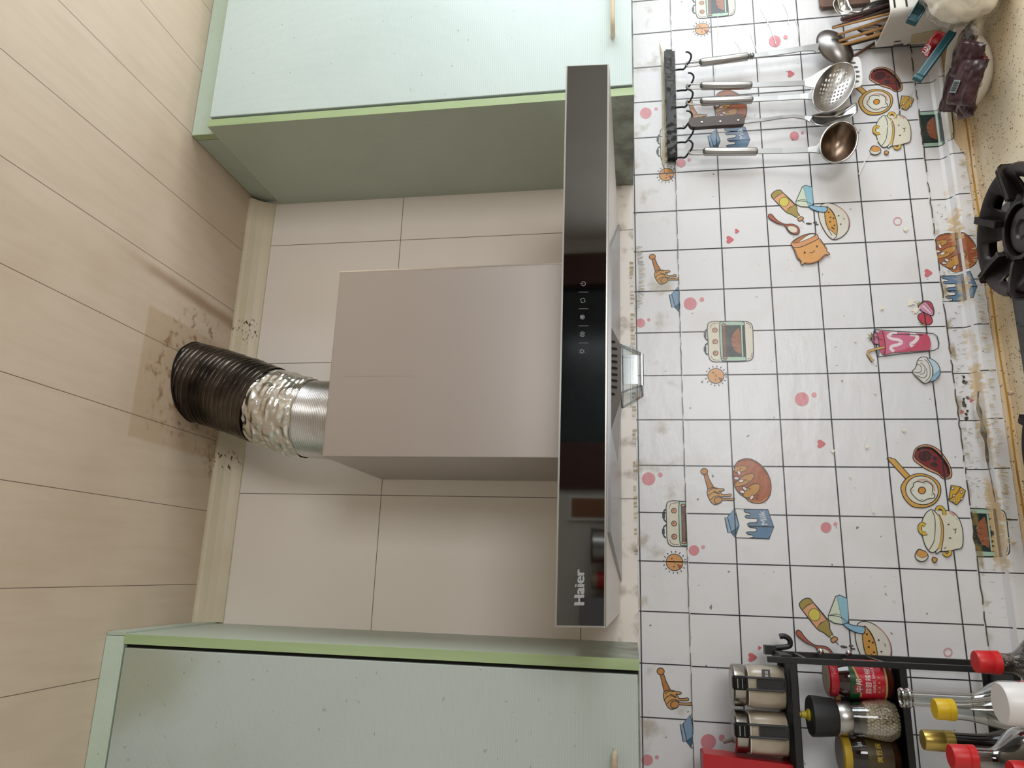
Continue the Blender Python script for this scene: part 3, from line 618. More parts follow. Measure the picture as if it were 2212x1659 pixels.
def m_bun(A, ref, to):
    A.frame(1500, 970, 7.54, ref, to)
    A.fill([(650, 285), (720, 195), (850, 160), (960, 185), (1090, 275), (1190, 410), (1240, 560), (1240, 700), (1200, 800), (1120, 870), (1020, 888), (900, 860), (810, 785), (740, 740), (670, 650), (635, 560), (618, 460), (625, 385), (645, 350)], '#a85f3c', 5)
    A.line([(700, 215), (850, 180), (960, 205), (1085, 300), (1180, 430)], 0.012, '#4a2415', 4)
    A.line([(1180, 790), (1100, 855), (1000, 870), (880, 835)], 0.022, '#c98a4a', 4)
    A.fill([(650, 305), (720, 285), (800, 278), (855, 300), (830, 350), (750, 380), (655, 378)], '#c08c48', 4, 0.012)
    A.fill([(655, 580), (720, 500), (830, 425), (940, 405), (970, 440), (930, 510), (840, 575), (740, 608), (655, 612)], '#c08c48', 4, 0.014)
    A.fill([(800, 700), (850, 640), (940, 580), (1040, 575), (1062, 630), (1020, 720), (920, 785), (840, 795), (790, 760)], '#c08c48', 4, 0.014)
    for x, y, a in ((722, 392, 1.2), (680, 482, .1), (757, 524, -.3), (815, 650, .6), (772, 700, .3), (928, 792, -1)): A.ell(x, y, 42, 25, '#e6d4d0', a, 0.012)
    for x, y in ((742, 320), (825, 507), (872, 522), (890, 650), (1035, 762), (1000, 795), (1025, 815), (655, 530)): A.ell(x, y, 11, 10, '#4a2a18', 0, 0)
def m_milk(A, ref, to, txt=True):
    A.frame(1500, 970, 7.54, ref, to)
    A.fill([(660, 975), (1190, 990), (1285, 1270), (1210, 1465), (660, 1445), (725, 1250)], '#e2e0dd', 0)
    A.fill([(810, 985), (1190, 990), (1285, 1270), (870, 1255), (855, 1225), (890, 1205), (1000, 1200), (1030, 1170), (1010, 1135), (850, 1130), (815, 1105), (840, 1080), (900, 1085), (905, 1055), (820, 1030), (800, 1005)], '#6f87a3', 0, 0.02)
    A.fill([(870, 1262), (1285, 1270), (1210, 1465), (900, 1450), (950, 1440), (950, 1405), (860, 1390), (835, 1360), (880, 1350), (990, 1350), (1018, 1315), (990, 1290), (900, 1280)], '#62829f', 0, 0.02)
    A.fill([(640, 975), (725, 1250), (600, 1355), (535, 1110)], '#7f9bb5', 0); A.fill([(725, 1250), (660, 1445), (590, 1360)], '#3f6480', 0)
    A.fill([(490, 1118), (535, 1115), (600, 1355), (540, 1362)], '#8da6bd', 0)
    if txt: A.text('Milk', (1190, 1235), (1130, 1010), (1090, 1240), '#d6dbe0')
def m_mix(A, to, bag=True):   # bottle, cup, bowl, spoon, flour bag
    A.frame(1660, 380, 7.54, (248, 437), to)
    A.fill([(80, 395), (45, 350), (45, 310), (110, 255), (185, 245), (235, 290), (440, 490), (460, 590), (500, 660), (455, 690), (370, 640), (275, 598)], '#a3904c', 3)
    A.fill([(80, 395), (150, 330), (235, 292), (420, 485), (335, 530), (275, 598)], '#d9a177', 0)
    A.ell(248, 437, 80, 74, '#d3c75a', 0, 0.010)
    A.fill([(455, 690), (485, 655), (520, 680), (490, 715)], '#d8d79b', 0, 0.012); A.fill([(470, 715), (520, 680), (560, 690), (560, 715), (510, 750), (485, 745)], '#cf9462', 3)
    A.fill([(535, 740), (560, 740), (585, 780)], '#8f9288', 0, 0.006); A.ell(650, 790, 48, 12, '#4b4b34', .05, 0.006); A.ell(750, 772, 32, 9, '#4b4b34', -.15, 0.006); A.ell(778, 803, 30, 8, '#4b4b34', .05, 0.006)
    A.fill([(545, 190), (600, 168), (700, 200), (720, 460), (690, 510), (630, 522), (520, 515), (440, 480), (440, 430)], '#d2ddc6', 0)
    A.fill([(560, 195), (600, 172), (703, 205), (720, 460), (690, 510), (640, 515)], '#8fbfd0', 0, 0.006)
    A.line([(440, 430), (520, 425), (620, 440), (690, 480)], 0.012, None, 4); A.line([(470, 420), (540, 402), (610, 412)], 0.010, None, 4)
    A.fill([(830, 530), (870, 478), (950, 460), (1060, 480), (1180, 550), (1270, 650), (1310, 770), (1290, 890), (1210, 990), (1120, 1040), (1040, 1050), (960, 990), (880, 870), (825, 740), (808, 620)], '#d9d4c8', 5)
    A.line([(1100, 500), (1200, 570), (1270, 660), (1300, 770), (1285, 880)], 0.02, '#b98a80', 4)
    A.fill([(935, 515), (1000, 570), (1060, 660), (1100, 760), (1112, 880), (1095, 980), (1040, 930), (960, 870), (930, 790), (915, 700), (905, 620)], '#cf9a4d', 4, 0.012)
    for x, y in ((970, 612), (1000, 692), (1050, 706), (992, 765), (1065, 822), (1028, 858), (1052, 878)): A.ell(x, y, 15, 13, '#4a3a20', 0, 0)
    A.line([(935, 515), (1010, 570), (1075, 680), (1112, 850), (1095, 1000), (1050, 1048)], 0.014, None, 4)
    for i in range(12):
        x = 915+i*0.9*i; y = 640+i*29; A.line([(x, y), (x-14, y+14), (x, y+28)], 0.008, None, 3)
    A.fill([(690, 500), (780, 520), (935, 530), (925, 605), (830, 605), (720, 570), (650, 525)], '#8bbbd6', 3)
    A.ell(1130, 668, 14, 8, '#2b2520', 0, 0); A.ell(1166, 805, 14, 8, '#2b2520', 0, 0); A.line([(1200, 705), (1222, 715), (1215, 740)], 0.008, None, 3)
    A.fill([(0, 645), (50, 652), (95, 705), (160, 760), (260, 805), (380, 805), (460, 840), (495, 900), (480, 955), (420, 968), (340, 940), (290, 880), (250, 825), (140, 790), (40, 735), (-10, 690)], '#b0604a', 4)
    A.fill([(300, 845), (380, 835), (450, 870), (460, 920), (410, 950), (350, 930), (310, 890)], '#ddd5c2', 4, 0.010)
    for i in range(14): A.ell(470+(i*37) % 75, 800+(i*53) % 90, 3.5, 3, '#6a6a66', 0, 0, 6); A.ell(740+(i*41) % 130, 880+(i*29) % 80, 3.5, 3, '#6a6a66', 0, 0, 6)
    if not bag: return
    A.fill([(400, 1150), (560, 1130), (790, 1040), (880, 1130), (935, 1210), (935, 1250), (985, 1290), (960, 1305), (900, 1310), (800, 1400), (680, 1440), (580, 1440), (545, 1468), (515, 1445), (520, 1410), (460, 1360), (420, 1260)], '#d99f60', 4)
    A.fill([(360, 1120), (420, 1060), (530, 1000), (650, 965), (760, 968), (798, 1020), (780, 1060), (640, 1130), (500, 1185), (400, 1190), (365, 1150)], '#d6986b', 4)
    A.fill([(385, 1110), (440, 1060), (540, 1010), (640, 975), (740, 975), (745, 1000), (640, 1045), (520, 1090), (440, 1115)], '#b97848', 4, 0.010)
    A.fill([(480, 1105), (600, 1010), (680, 972), (745, 985), (700, 1020), (600, 1065)], '#e3e0d8', 3, 0.010)
    A.ell(576, 1272, 15, 17, '#3a2a20', 0, 0); A.ell(776, 1172, 15, 17, '#3a2a20', 0, 0); A.line([(655, 1272), (690, 1275), (725, 1255), (740, 1235)], 0.012, None, 4)
    A.line([(590, 1445), (700, 1440), (820, 1395), (920, 1310)], 0.02, '#a05a3a', 4)
    A.line([(425, 1215), (450, 1300), (500, 1385)], 0.008, '#6a3a20', 3); A.line([(815, 1075), (880, 1140), (915, 1215)], 0.008, '#6a3a20', 3)
def m_smoothie(A):
    A.frame(1850, 630, 7.543)
    A.fill([(1050, 355), (1130, 360), (1205, 420), (1225, 500), (1175, 550), (1100, 545), (1030, 505), (988, 440), (1000, 390)], '#c04552', 4)
    for i in range(20): A.ell(1020+(i*47) % 180, 380+(i*31) % 140, 6, 4, '#4a1820', .3, 0, 6)
    A.fill([(1050, 195), (1130, 165), (1200, 190), (1238, 270), (1248, 350), (1225, 400), (1150, 380), (1040, 320), (995, 255)], '#b04458', 4)
    A.fill([(1055, 205), (1110, 185), (1180, 260), (1240, 350), (1210, 400), (1130, 370), (1030, 310), (998, 250)], '#d596b0', 4, 0.010)
    A.line([(1060, 235), (1130, 300), (1200, 370)], 0.03, '#e9cdd6', 3)
    for i in range(5): A.line([(1025+38*i, 290+22*i), (1040+38*i, 275+22*i)], 0.008); A.line([(1080+30*i, 215+32*i), (1095+30*i, 235+32*i)], 0.008)
    for q in ((965, 210), (970, 240), (1000, 175), (1060, 165), (1100, 155)): A.fill([(1040, 200), q, (1010, 235)], '#b9b04a', 0, 0.008)
    for q in ((975, 510), (1010, 550), (1080, 595), (1140, 590)): A.fill([(1060, 540), q, (1095, 545)], '#c9c050', 0, 0.008)
    A.fill([(235, 770), (260, 700), (330, 690), (420, 710), (440, 870), (330, 870), (260, 850)], '#c7708c', 4)
    for q in ((150, 780), (165, 700), (225, 680), (185, 825), (215, 825)): A.fill([(245, 740), q, (235, 770)], '#c3bd6a', 0, 0.008)
    A.fill([(345, 655), (400, 655), (600, 680), (1130, 705), (1175, 770), (1195, 860), (1180, 970), (900, 985), (560, 1010), (430, 1045), (385, 1010), (355, 870)], '#c4526a', 0, 0)
    A.fill([(440, 665), (950, 710), (1000, 760), (930, 900), (700, 970), (460, 1030), (450, 830)], '#cf6f8c', 0, 0)
    A.line([(640, 680), (560, 700), (500, 740), (560, 785), (660, 800), (715, 840), (660, 880), (560, 905), (545, 950), (595, 990)], 0.065, '#ead9dc', 4)
    A.line([(850, 715), (940, 725), (975, 770), (930, 830), (870, 870), (895, 910)], 0.07, '#ead9dc', 4)
    A.line([(275, 632), (620, 662), (1110, 690), (1230, 700), (1290, 740), (1322, 850), (1310, 935), (1250, 970), (1140, 985), (700, 1030), (330, 1080)], 0.018)
    A.line([(275, 632), (262, 740), (280, 900), (330, 1080)], 0.016, None, 4); A.line([(275, 632), (330, 730), (355, 900), (345, 1075)], 0.014, None, 4); A.line([(400, 655), (440, 800), (455, 930), (435, 1040)], 0.014, None, 4)
    A.line([(560, 712), (1060, 722)], 0.014); A.line([(440, 920), (300, 950), (175, 990), (165, 1030), (250, 1155)], 0.055, '#2c3036'); A.line([(440, 920), (300, 950), (175, 990), (168, 1030), (250, 1152)], 0.038, '#d5a85c')
    A.line([(290, 800), (270, 760), (310, 750), (340, 790), (400, 800)], 0.012, None, 3)
    A.fill([(890, 1320), (930, 1270), (960, 1210), (970, 1150), (1010, 1095), (1070, 1080), (1140, 1100), (1200, 1200), (1220, 1330), (1200, 1430), (1130, 1500), (1060, 1490), (960, 1400)], '#dcd9d2', 4)
    A.fill([(1130, 1100), (1210, 1120), (1290, 1180), (1335, 1270), (1330, 1370), (1270, 1450), (1190, 1480), (1165, 1480), (1215, 1400), (1225, 1300), (1190, 1190)], '#b9d3e0', 4)
    A.fill([(1220, 1385), (1335, 1290), (1330, 1370), (1270, 1450), (1190, 1480), (1175, 1475)], '#86b1d0', 0, 0.008)
    for q in ([(985, 1145), (1020, 1135), (1055, 1150)], [(890, 1320), (990, 1335), (1040, 1290), (1010, 1210), (960, 1210)], [(1010, 1360), (1080, 1340), (1090, 1240), (1020, 1170)], [(960, 1380), (1070, 1420), (1125, 1360), (1115, 1265)], [(1100, 1475), (1170, 1400), (1175, 1280), (1150, 1180), (1090, 1120)]): A.line(q, 0.011, None, 5)
def m_pan(A, to):
    A.frame(1900, 950, 5.924, (530, 652), to)
    A.fill([(420, 200), (450, 120), (530, 72), (640, 75), (760, 145), (860, 280), (910, 400), (905, 480), (850, 505), (790, 495), (740, 450), (600, 390), (480, 310), (425, 260)], '#cb9068', 4)
    A.fill([(440, 200), (470, 135), (550, 108), (660, 125), (770, 220), (850, 340), (885, 440), (850, 478), (800, 478), (740, 420), (600, 350), (490, 280), (448, 240)], '#7d2f30', 4)
    A.line([(470, 135), (550, 105), (660, 122), (775, 225), (855, 345), (875, 440)], 0.05, '#1d0f10', 4)
    A.ell(572, 212, 80, 62, '#4a2622'); A.ell(700, 244, 24, 19, '#4a2622'); A.ell(685, 320, 40, 24, '#4a2622', .15)
    A.fill([(80, 240), (130, 232), (190, 255), (380, 465), (325, 505)], '#d0a04e', 0)
    A.fill([(330, 500), (420, 450), (520, 436), (640, 470), (740, 545), (772, 640), (750, 740), (690, 820), (590, 865), (500, 872), (400, 850), (310, 760), (268, 660), (268, 590)], '#d0a04e', 4)
    A.ell(530, 650, 210, 182, '#d9d5c6', .25)
    A.fill([(420, 600), (425, 560), (470, 540), (540, 548), (590, 540), (660, 590), (668, 680), (695, 710), (680, 750), (600, 762), (540, 790), (470, 765), (400, 690), (388, 640)], '#dedccf', 4)
    A.line([(470, 525), (580, 518), (670, 580), (690, 660)], 0.025, '#c59a8a', 4)
    A.ell(530, 652, 46, 44, '#cf8e34')
    for x, y in ((410, 650), (560, 562), (660, 708), (525, 770)): A.line([(x-12, y), (x-3, y-4)], 0.012); A.line([(x+5, y+3), (x+14, y-2)], 0.012)
    A.fill([(900, 585), (1015, 605), (1085, 655), (1045, 760), (970, 835), (870, 775)], '#cfa13c', 0)
    A.line([(1018, 605), (990, 670), (930, 730), (870, 775)], 0.014, None, 4)
    for x, y, r in ((920, 625, 17), (1032, 673, 16), (935, 720, 16), (940, 785, 16), (1035, 758, 14)): A.ell(x, y, r*1.1, r, '#ddd8c4', 0, 0.010)
    A.fill([(690, 925), (760, 905), (880, 915), (960, 960), (1020, 1060), (1050, 1200), (1040, 1370), (960, 1405), (860, 1425), (760, 1430), (700, 1420)], '#dcd9c4', 4)
    A.line([(880, 925), (950, 975)], 0.05, '#cf9f98')
    A.fill([(540, 1010), (590, 930), (650, 898), (700, 930), (750, 1010), (775, 1150), (760, 1300), (720, 1410), (660, 1442), (610, 1415), (560, 1330), (525, 1180), (525, 1080)], '#dcdbc8', 4)
    A.line([(655, 910), (690, 1000), (695, 1150), (680, 1300), (620, 1410)], 0.014, None, 4)
    A.line([(735, 960), (785, 1080), (785, 1250), (740, 1400)], 0.045, '#d0a253', 4); A.line([(740, 955), (795, 1080), (800, 1250), (770, 1430)], 0.014, None, 4)
    for q in ([(715, 905), (735, 870), (775, 872), (805, 910), (815, 965)], [(570, 1100), (530, 1078), (500, 1110), (505, 1170), (550, 1205), (585, 1195)], [(800, 1450), (840, 1480), (880, 1460), (885, 1420)]):
        A.line(q, 0.075, '#2c3036', 4); A.line(q, 0.052, '#d3ad3e', 4)
    A.ell(864, 1086, 15, 8, '#2b2520', 0, 0); A.ell(885, 1259, 15, 8, '#2b2520', 0, 0); A.line([(925, 1145), (948, 1150), (968, 1140)], 0.012, None, 3); A.line([(948, 1150), (955, 1175), (945, 1200)], 0.012, None, 3)
    A.fill([(440, 1470), (480, 1405), (530, 1415), (580, 1440), (605, 1500), (560, 1550), (500, 1555), (450, 1520)], '#d9d6c5', 4)
    A.fill([(455, 1470), (485, 1410), (530, 1420), (585, 1445), (590, 1490), (520, 1510)], '#cf9650', 4, 0.006); A.fill([(660, 1510), (690, 1508), (720, 1530), (705, 1565), (680, 1570), (655, 1545)], '#cf9650', 4)
# ---- main sheet
ZTOP, ZBOT = 0.98, -4.50
XA, XB = -17.5, 7.5
def sheet_grid(A, z0, z1, xs, zs, w=0.023):
    for k in xs: A.stroke2([(k, z0), (k, z1)], w, INK)
    for z in zs: A.stroke2([(XA, z), (XB, z)], w, INK)
def wavy_edge(z, amp, n=160, seed=0):
    return [(XA+(XB-XA)*i/n, z+amp*nz(i*0.9, seed, 0)) for i in range(n+1)]
m = MB(); A = Art(m, -0.035)
top = wavy_edge(ZTOP, 0.02, 200, 1); bot = wavy_edge(ZBOT, 0.03, 200, 5)
A.emit(top+bot[::-1], WHITE); A.n = 1
sheet_grid(A, ZTOP-0.02, ZBOT+0.02, range(-17, 8), [-j*GZ for j in range(0, 5)])
for i in range(0, len(top)-1): 
    if nz(i*.8, 3, 3) > -0.15: A.stroke2([top[i], top[i+1]], 0.012, lin('#5f5a4c'))
A.n = 8
for i in range(0, len(bot)-1):
    if nz(i*.6, 7, 3) > -0.1: A.stroke2([bot[i], bot[i+1]], 0.022, lin('#4c4232'))
A.n = 10
B4, B5, BC, B5b, B1b = (1350, 350), (1350, 880), (1180, 0), (1350, 1350), (1900, 300)
circles(A, [(425, 927, 42), (500, 900, 15), (1150, 1548, 46), (1230, 1520, 17)], 3.017, B4)
circles(A, [(449, 932, 34), (509, 911, 12), (1307, 783, 35), (1368, 761, 13)], 3.017, B5)
circles(A, [(1818, 338, 47), (1902, 305, 17), (1973, 1090, 37), (2037, 1066, 12), (1073, 1305, 35), (1137, 1280, 12)], 3.687, BC)
circles(A, [(461, 643, 42), (535, 620, 16)], 2.566, B5b)
A.n = 14
heart(A, 683, 511, 50, 3.017, B4); heart(A, 729, 456, 30, 3.017, B4); heart(A, 1277, 240, 55, 3.017, B5); heart(A, 1946, 597, 55, 3.687, BC); heart(A, 430, 1208, 72, 4.147, B1b); heart(A, 705, 178, 50, 2.566, B5b); heart(A, 745, 125, 20, 2.566, B5b)
ring(A, 155, 745, 34, 4.147, B1b); ring(A, 1785, 150, 22, 2.566, B5b)
def motif(fn, *a):
    A.n = 16; fn(A, *a)
motif(m_sun, (1546, 813)); motif(m_sun, (1516.3, 65))
motif(m_oven, (410, 637), (1544.5, 739.1)); motif(m_oven, (418, 867), (1516.3, 28))
motif(m_honey, (1520.8, 1019)); motif(m_honey, (1489, 224))
motif(m_bun, (850, 160), (1612.7, 991.2)); motif(m_bun, (850, 160), (1568, 197))
motif(m_milk, (490, 1115), (1565, 1117.9)); motif(m_milk, (490, 1115), (1528.5, 295.6))
motif(m_mix, (1692.9, 438)); motif(m_mix, (1758.2, 1327.7))
motif(m_smoothie); motif(m_pan, (1989.5, 1060)); motif(m_pan, (1892, 222.7))
# peeled white spots
A.n = 60; A.frame(0, 0, 1)
for x, y, r in ((1903, 667, 7), (1965, 655, 12), (1976, 672, 10), (1846, 738, 4), (1886, 775, 3), (1954, 497, 8), (1950, 930, 6), (1797, 975, 6), (1871, 965, 7), (1835, 1030, 4), (1885, 1105, 5), (1928, 1295, 4), (1634, 640, 3), (1960, 760, 3), (1888, 850, 4)):
    pts = []
    for k in range(14):
        a = k*math.pi/7; rr = r*(0.55+0.9*random.random()) if k % 2 else r*0.5; pts.append((x+rr*math.cos(a), y+rr*math.sin(a)))
    A.fill(pts, '#ece6d4', 0, 0)
# thin white crease that runs diagonally beside the utensils
A.line([(1980, 190), (1945, 236)], 0.010, '#b9b6b0'); A.line([(1945, 236), (1905, 290), (1880, 330), (1866, 352)], 0.016, '#e6e2d8', 3); A.line([(1866, 352), (1853, 380)], 0.028, '#efece4')
for x0_, y0_, x1_, y1_ in ((1660, 0, 1655, 60), (1690, 10, 1702, 55), (1620, 75, 1640, 160), (1550, 40, 1540, 180), (1585, 90, 1600, 120), (1640, 20, 1675, 100), (1715, 40, 1722, 90)):
    A.line([(x0_, y0_), ((x0_+x1_)/2+4, (y0_+y1_)/2), (x1_, y1_)], 0.014, '#e8e6e2', 4)
main = m.build('backsplash_film', film); tag(main, 'large middle sheet of white grid wall film with food drawings, behind the hanging utensils', 'wall film', 'printed wall film sheets')
# ---- upper sheet
m = MB(); A = Art(m, -0.008); ZU = 1.99
topu = wavy_edge(ZU, 0.012, 200, 11)
A.emit(topu+[(XB, 0.85), (XA, 0.85)], WHITE); A.n = 1
sheet_grid(A, ZU-0.01, 0.85, [k+0.01 for k in range(-17, 8)], [1.945])
A.n = 5
circles(A, [(101, 1050, 31), (155, 1029, 11)], 3.017, B4); circles(A, [(154, 466, 44), (231, 440, 16)], 3.017, B5); circles(A, [(793, 903, 46), (875, 870, 14)], 3.687, BC); circles(A, [(123, 748, 32), (177, 732, 11)], 2.566, B5b)
def motif(fn, *a):
    A.n = 8; fn(A, *a)
motif(m_sun, (1457, 1214.8)); motif(m_sun, (1439.8, 377.5)); motif(m_oven, (410, 637), (1456, 1131)); motif(m_oven, (210, 490), (1421, 301))
motif(m_honey, (1409, 555)); motif(m_honey, (1427, 1450)); motif(m_milk, (490, 1115), (1445.5, 636.7), False); motif(m_milk, (490, 1115), (1469, 1564), False)
# drips of yellow glue along the top edge
A.n = 60; A.frame(0, 0, 1)
for i in range(75):
    y = 560+i*8.6+random.uniform(-2, 2)
    if nz(y*0.05, 2, 2) < -0.1 or random.random() < 0.15: continue
    x = 1360+(y-560)*0.018; A.line([(x, y), (x+random.uniform(5, 10), y+random.uniform(-1, 1))], random.uniform(0.02, 0.05), random.choice(['#b3a37a', '#c7bc98', '#a8946a']))
for i in range(26):
    y = 535+i*5.2; x = 1372+8*math.sin((y-535)/130*3.1); A.line([(x, y), (x+random.uniform(6, 16), y+random.uniform(-5, 5))], random.uniform(0.01, 0.025), random.choice(['#aaa27f', '#8f8d83', '#c2bc9d']))
tag(m.build('backsplash_film', film), 'narrow upper strip of white grid wall film, right under the cupboards', 'wall film', 'printed wall film sheets')
# ---- lower sheet, bent over the upstand
PRF = [(-4.35, -0.010), (-4.84, -0.010), (-4.90, -0.05), (-4.935, -0.12), (-4.965, -0.19), (-5.02, -0.225), (-5.28, -0.225)]
class Surf:
    BR = [p[0] for p in PRF]
    def __call__(s, x, z, off):
        for (z1, y1), (z0, y0) in zip(PRF[:-1], PRF[1:]):
            if z0-1e-6 <= z <= z1+1e-6:
                k = (z1-z)/(z1-z0); return Vector((x, y1+(y0-y1)*k+off*0.5, z+off*0.25))
        return Vector((x, PRF[-1][1]+off, z))
m = MB(); A = Art(m, -0.010, Surf())
botl = []
for i in range(201):
    X = XA+(XB-XA)*i/200; d = 0.10*math.exp(-((X+1.6)/0.6)**2); botl.append((X, -5.26+0.02*nz(i*.7, 2, 9)+ (0.20 if X > -1.15 else 0)*min(1, (X+1.15)*2)))
for a, b in zip(botl[:-1], botl[1:]): A.n = 0; A.emit([(a[0], -4.35), (b[0], -4.35), b, a], WHITE)
A.n = 1
for k in range(-17, 8): A.n = 2; A.stroke2([(k-0.03, -4.0), (k-0.03, -5.24)], 0.023, INK)
def motif(fn, *a):
    A.n = 4; fn(A, *a)
heart(A, 822, 685, 40, 4.147, (1900, 700)); heart(A, 738, 788, 40, 4.147, (1900, 700))
motif(m_oven, (830, 620), (2012, 278)); motif(m_oven, (830, 620), (2122, 1149)); motif(m_bun, (850, 160), (2044.7, 504.5)); motif(m_milk, (1285, 1270), (2100, 627.5), False)
A.n = 58; A.frame(0, 0, 1)
for x, y, r in ((2083, 826, 5), (2081, 815, 3), (2089, 860, 4), (2079, 870, 4), (2082, 876, 5), (2088, 888, 3), (2086, 904, 4), (2080, 862, 2.5), (2085, 895, 3)):
    A.fill([(x+r*(0.5+random.random())*math.cos(k*.7), y+r*(0.5+random.random())*math.sin(k*.7)) for k in range(9)], '#3a3a38', 0, 0)
for i in range(120):
    y = 440+random.random()*760; x = 2015+(y-440)*0.118+random.uniform(0, 26); A.line([(x, y), (x+random.uniform(-7, 9), y+random.uniform(-3, 3))], random.uniform(0.006, 0.014), random.choice(['#8c8878', '#a39a7c', '#77756d', '#b5a67e']))
for i in range(120):   # frayed yellow edge on the ridge
    y = 330+random.random()**0.8*850; x = 2058+(y-350)*0.125+random.uniform(-3, 6); A.line([(x, y), (x+random.uniform(6, 15), y+random.uniform(-2, 2))], random.uniform(0.008, 0.024), random.choice(['#c9b78f', '#d2c6a4', '#b9a274', '#d8cfb4']))
tag(m.build('backsplash_film', film2), 'creased lower strip of grid wall film, folded over the worktop back edge', 'wall film', 'printed wall film sheets')
# gap / tear in the lower strip
m = MB(); pts = [(2114, 845), (2112, 870), (2118, 900), (2124, 930), (2130, 960), (2134, 1000), (2142, 1040), (2150, 1085)]
pl = [UY(x, y, -0.26) for x, y in pts]
m.tube(sm([tuple(p) for p in pl], 4, False), [0.012+0.05*math.sin(math.pi*min(1, i/22.0))*(0.6+0.4*math.cos(i)) for i in range(29)], 6, flat=(1, 0.25)); tag(m.build('torn_joint', mat('torn_dark', '#57483a', 0.9, mottle=('#8e8678', 40, 0.4, 0.6))), 'dark torn crease in the wall film above the worktop', 'tear')
#PART2
# ================================================================ UTENSIL RAIL AND UTENSILS
YH = -0.42
rail_c = [UY(1434, 116, -0.15), UY(1457, 116, -0.15), UY(1463, 346, -0.15), UY(1442, 349, -0.15)]
rail = thing('utensil_rail', tuple(rail_c[3]), 'black plastic utensil rail wrapped in clear tape, under the right cupboard', 'hook rail')
blackp = mat('black_plastic', '#0c0d0e', 0.5, spec=0.2)
m = MB(); m.prism([p for p in rail_c], (0, -0.10, 0)); m.prism([p+Vector((0, -0.1, 0)) for p in (rail_c[0].lerp(rail_c[1], .15), rail_c[0].lerp(rail_c[1], .72), rail_c[3].lerp(rail_c[2], .72), rail_c[3].lerp(rail_c[2], .15))], (0, -0.05, 0))
m.build('bar', blackp, rail, bevel=0.001)
tapem = thin_glass('clear_tape', '#efece4', 0.08, 0.10)
def tapef(u, v):
    p = rail_c[0].lerp(rail_c[3], u); q = rail_c[1].lerp(rail_c[2], u); r = p.lerp(q, -0.15+1.2*v)
    return Vector((r.x, -0.325-0.012*nz(u*18, v*3, 2)-0.008*abs(nz(u*40, v*6, 5)), r.z))
m = MB(); m.grid(tapef, 90, 12); m.build('wrapping_tape', tapem, rail, 'crinkled clear tape', sharp=20)
m = MB(); pp = [UY(x, y, -0.045) for x, y in ((1424, 90), (1432, 116), (1436, 200), (1437, 300), (1436, 365), (1430, 350), (1431, 250), (1428, 120))]
m.prism(pp, (0, -0.004, 0)); m.build('yellowed_tape_edge', mat('yellow_tape', '#b5a27a', 0.4, mottle=('#d6cdb4', 20, 0.4, 0.6)), rail)
steelu = mat('utensil_steel', '#aeaca9', 0.3, 1.0, bump=(200, 0.05, 0.0003), scale3=(1, 1, 0.1))
shaftm = mat('shaft_steel', '#8f8e8c', 0.38, 1.0)
hookm = mat('hook_black_wire', '#1b1e20', 0.35)
def hook(px, py):
    a = UY(px, py, -0.3); S_ = lambda dx, dz, y: (a.x+dx, y, a.z+dz)
    return MB().tube(sm([S_(0.0, 0.06, -0.26), S_(0, -0.05, -0.30), S_(-0.03, -0.14, -0.32), S_(0.06, -0.22, -0.40), S_(0.11, -0.30, -0.46), S_(0.06, -0.38, -0.52), S_(0.14, -0.33, -0.58)][:0] or
        [S_(0, 0.06, -0.26), S_(-0.02, -0.08, -0.30), S_(-0.05, -0.16, -0.34), S_(0.02, -0.24, -0.40), S_(0.10, -0.31, -0.46), S_(0.20, -0.33, -0.50), S_(0.27, -0.27, -0.52), S_(0.28, -0.20, -0.53)], 5, False), 0.022, 8).build('hook', hookm, rail)
for px, py in ((1462, 149), (1467, 194), (1465, 230), (1463, 276), (1466, 306), (1464, 339)): hook(px, py)
def Q(x, y, yy=YH): return UY(x, y, yy)
def flatbar(m, pts, w, th):   # pts (px,py,y), flat strip facing the room
    vs = []; P3 = [UY(*p) for p in pts]
    for i, p in enumerate(P3):
        d = (P3[min(i+1, len(P3)-1)]-P3[max(i-1, 0)]).normalized(); s_ = d.cross(Vector((0, 1, 0))).normalized(); ww = w[i] if isinstance(w, (list, tuple)) else w
        for sx, sy in ((-1, -1), (1, -1), (1, 1), (-1, 1)): vs.append(p+s_*sx*ww/2+Vector((0, sy*th/2, 0)))
    fs = [(3, 2, 1, 0), tuple(len(vs)-4+k for k in range(4))]
    for i in range(len(P3)-1):
        for k in range(4): fs.append((i*4+k, i*4+(k+1) % 4, i*4+4+(k+1) % 4, i*4+4+k))
    return m.add(vs, fs, 0, None, False)
def bowlhead(c, a, b, depth, y, hollow=True):   # c centre px, a and b semi axis end px
    C0, A0, B0 = UY(*c, y), UY(*a, y), UY(*b, y); A0 -= C0; B0 -= C0
    def fn(u, v):
        r = v; an = 2*math.pi*u; p = C0+A0*math.cos(an)*r+B0*math.sin(an)*r; k = (1-r**2.2)
        return Vector((p.x, y+(depth if hollow else -depth)*k, p.z))
    return fn, C0, A0, B0
def handle_tube(par, p0, p1, r, y=YH, loop=True, matl=None, ring=True):
    a, b = UY(*p0, y), UY(*p1, y); d = (b-a).normalized(); m = MB()
    L = (b-a).length; m.lathe(a, [(0, r*0.55), (0.03, r*0.9), (0.07, r), (L-0.07, r), (L-0.03, r*0.92), (L, r*0.5)], 24, axis=d)
    m.build('handle', matl or steelu, par)
    if loop:
        s_ = d.cross(Vector((0, 1, 0))).normalized(); o = MB(); w = r*0.62
        o.tube(sm([tuple(a+s_*w+d*0.03), tuple(a+s_*w-d*0.22), tuple(a+s_*w*0.6-d*0.30), tuple(a-s_*w*0.6-d*0.30), tuple(a-s_*w-d*0.22), tuple(a-s_*w+d*0.03)], 4, False), 0.025, 8); o.build('hanging_loop', steelu, par)
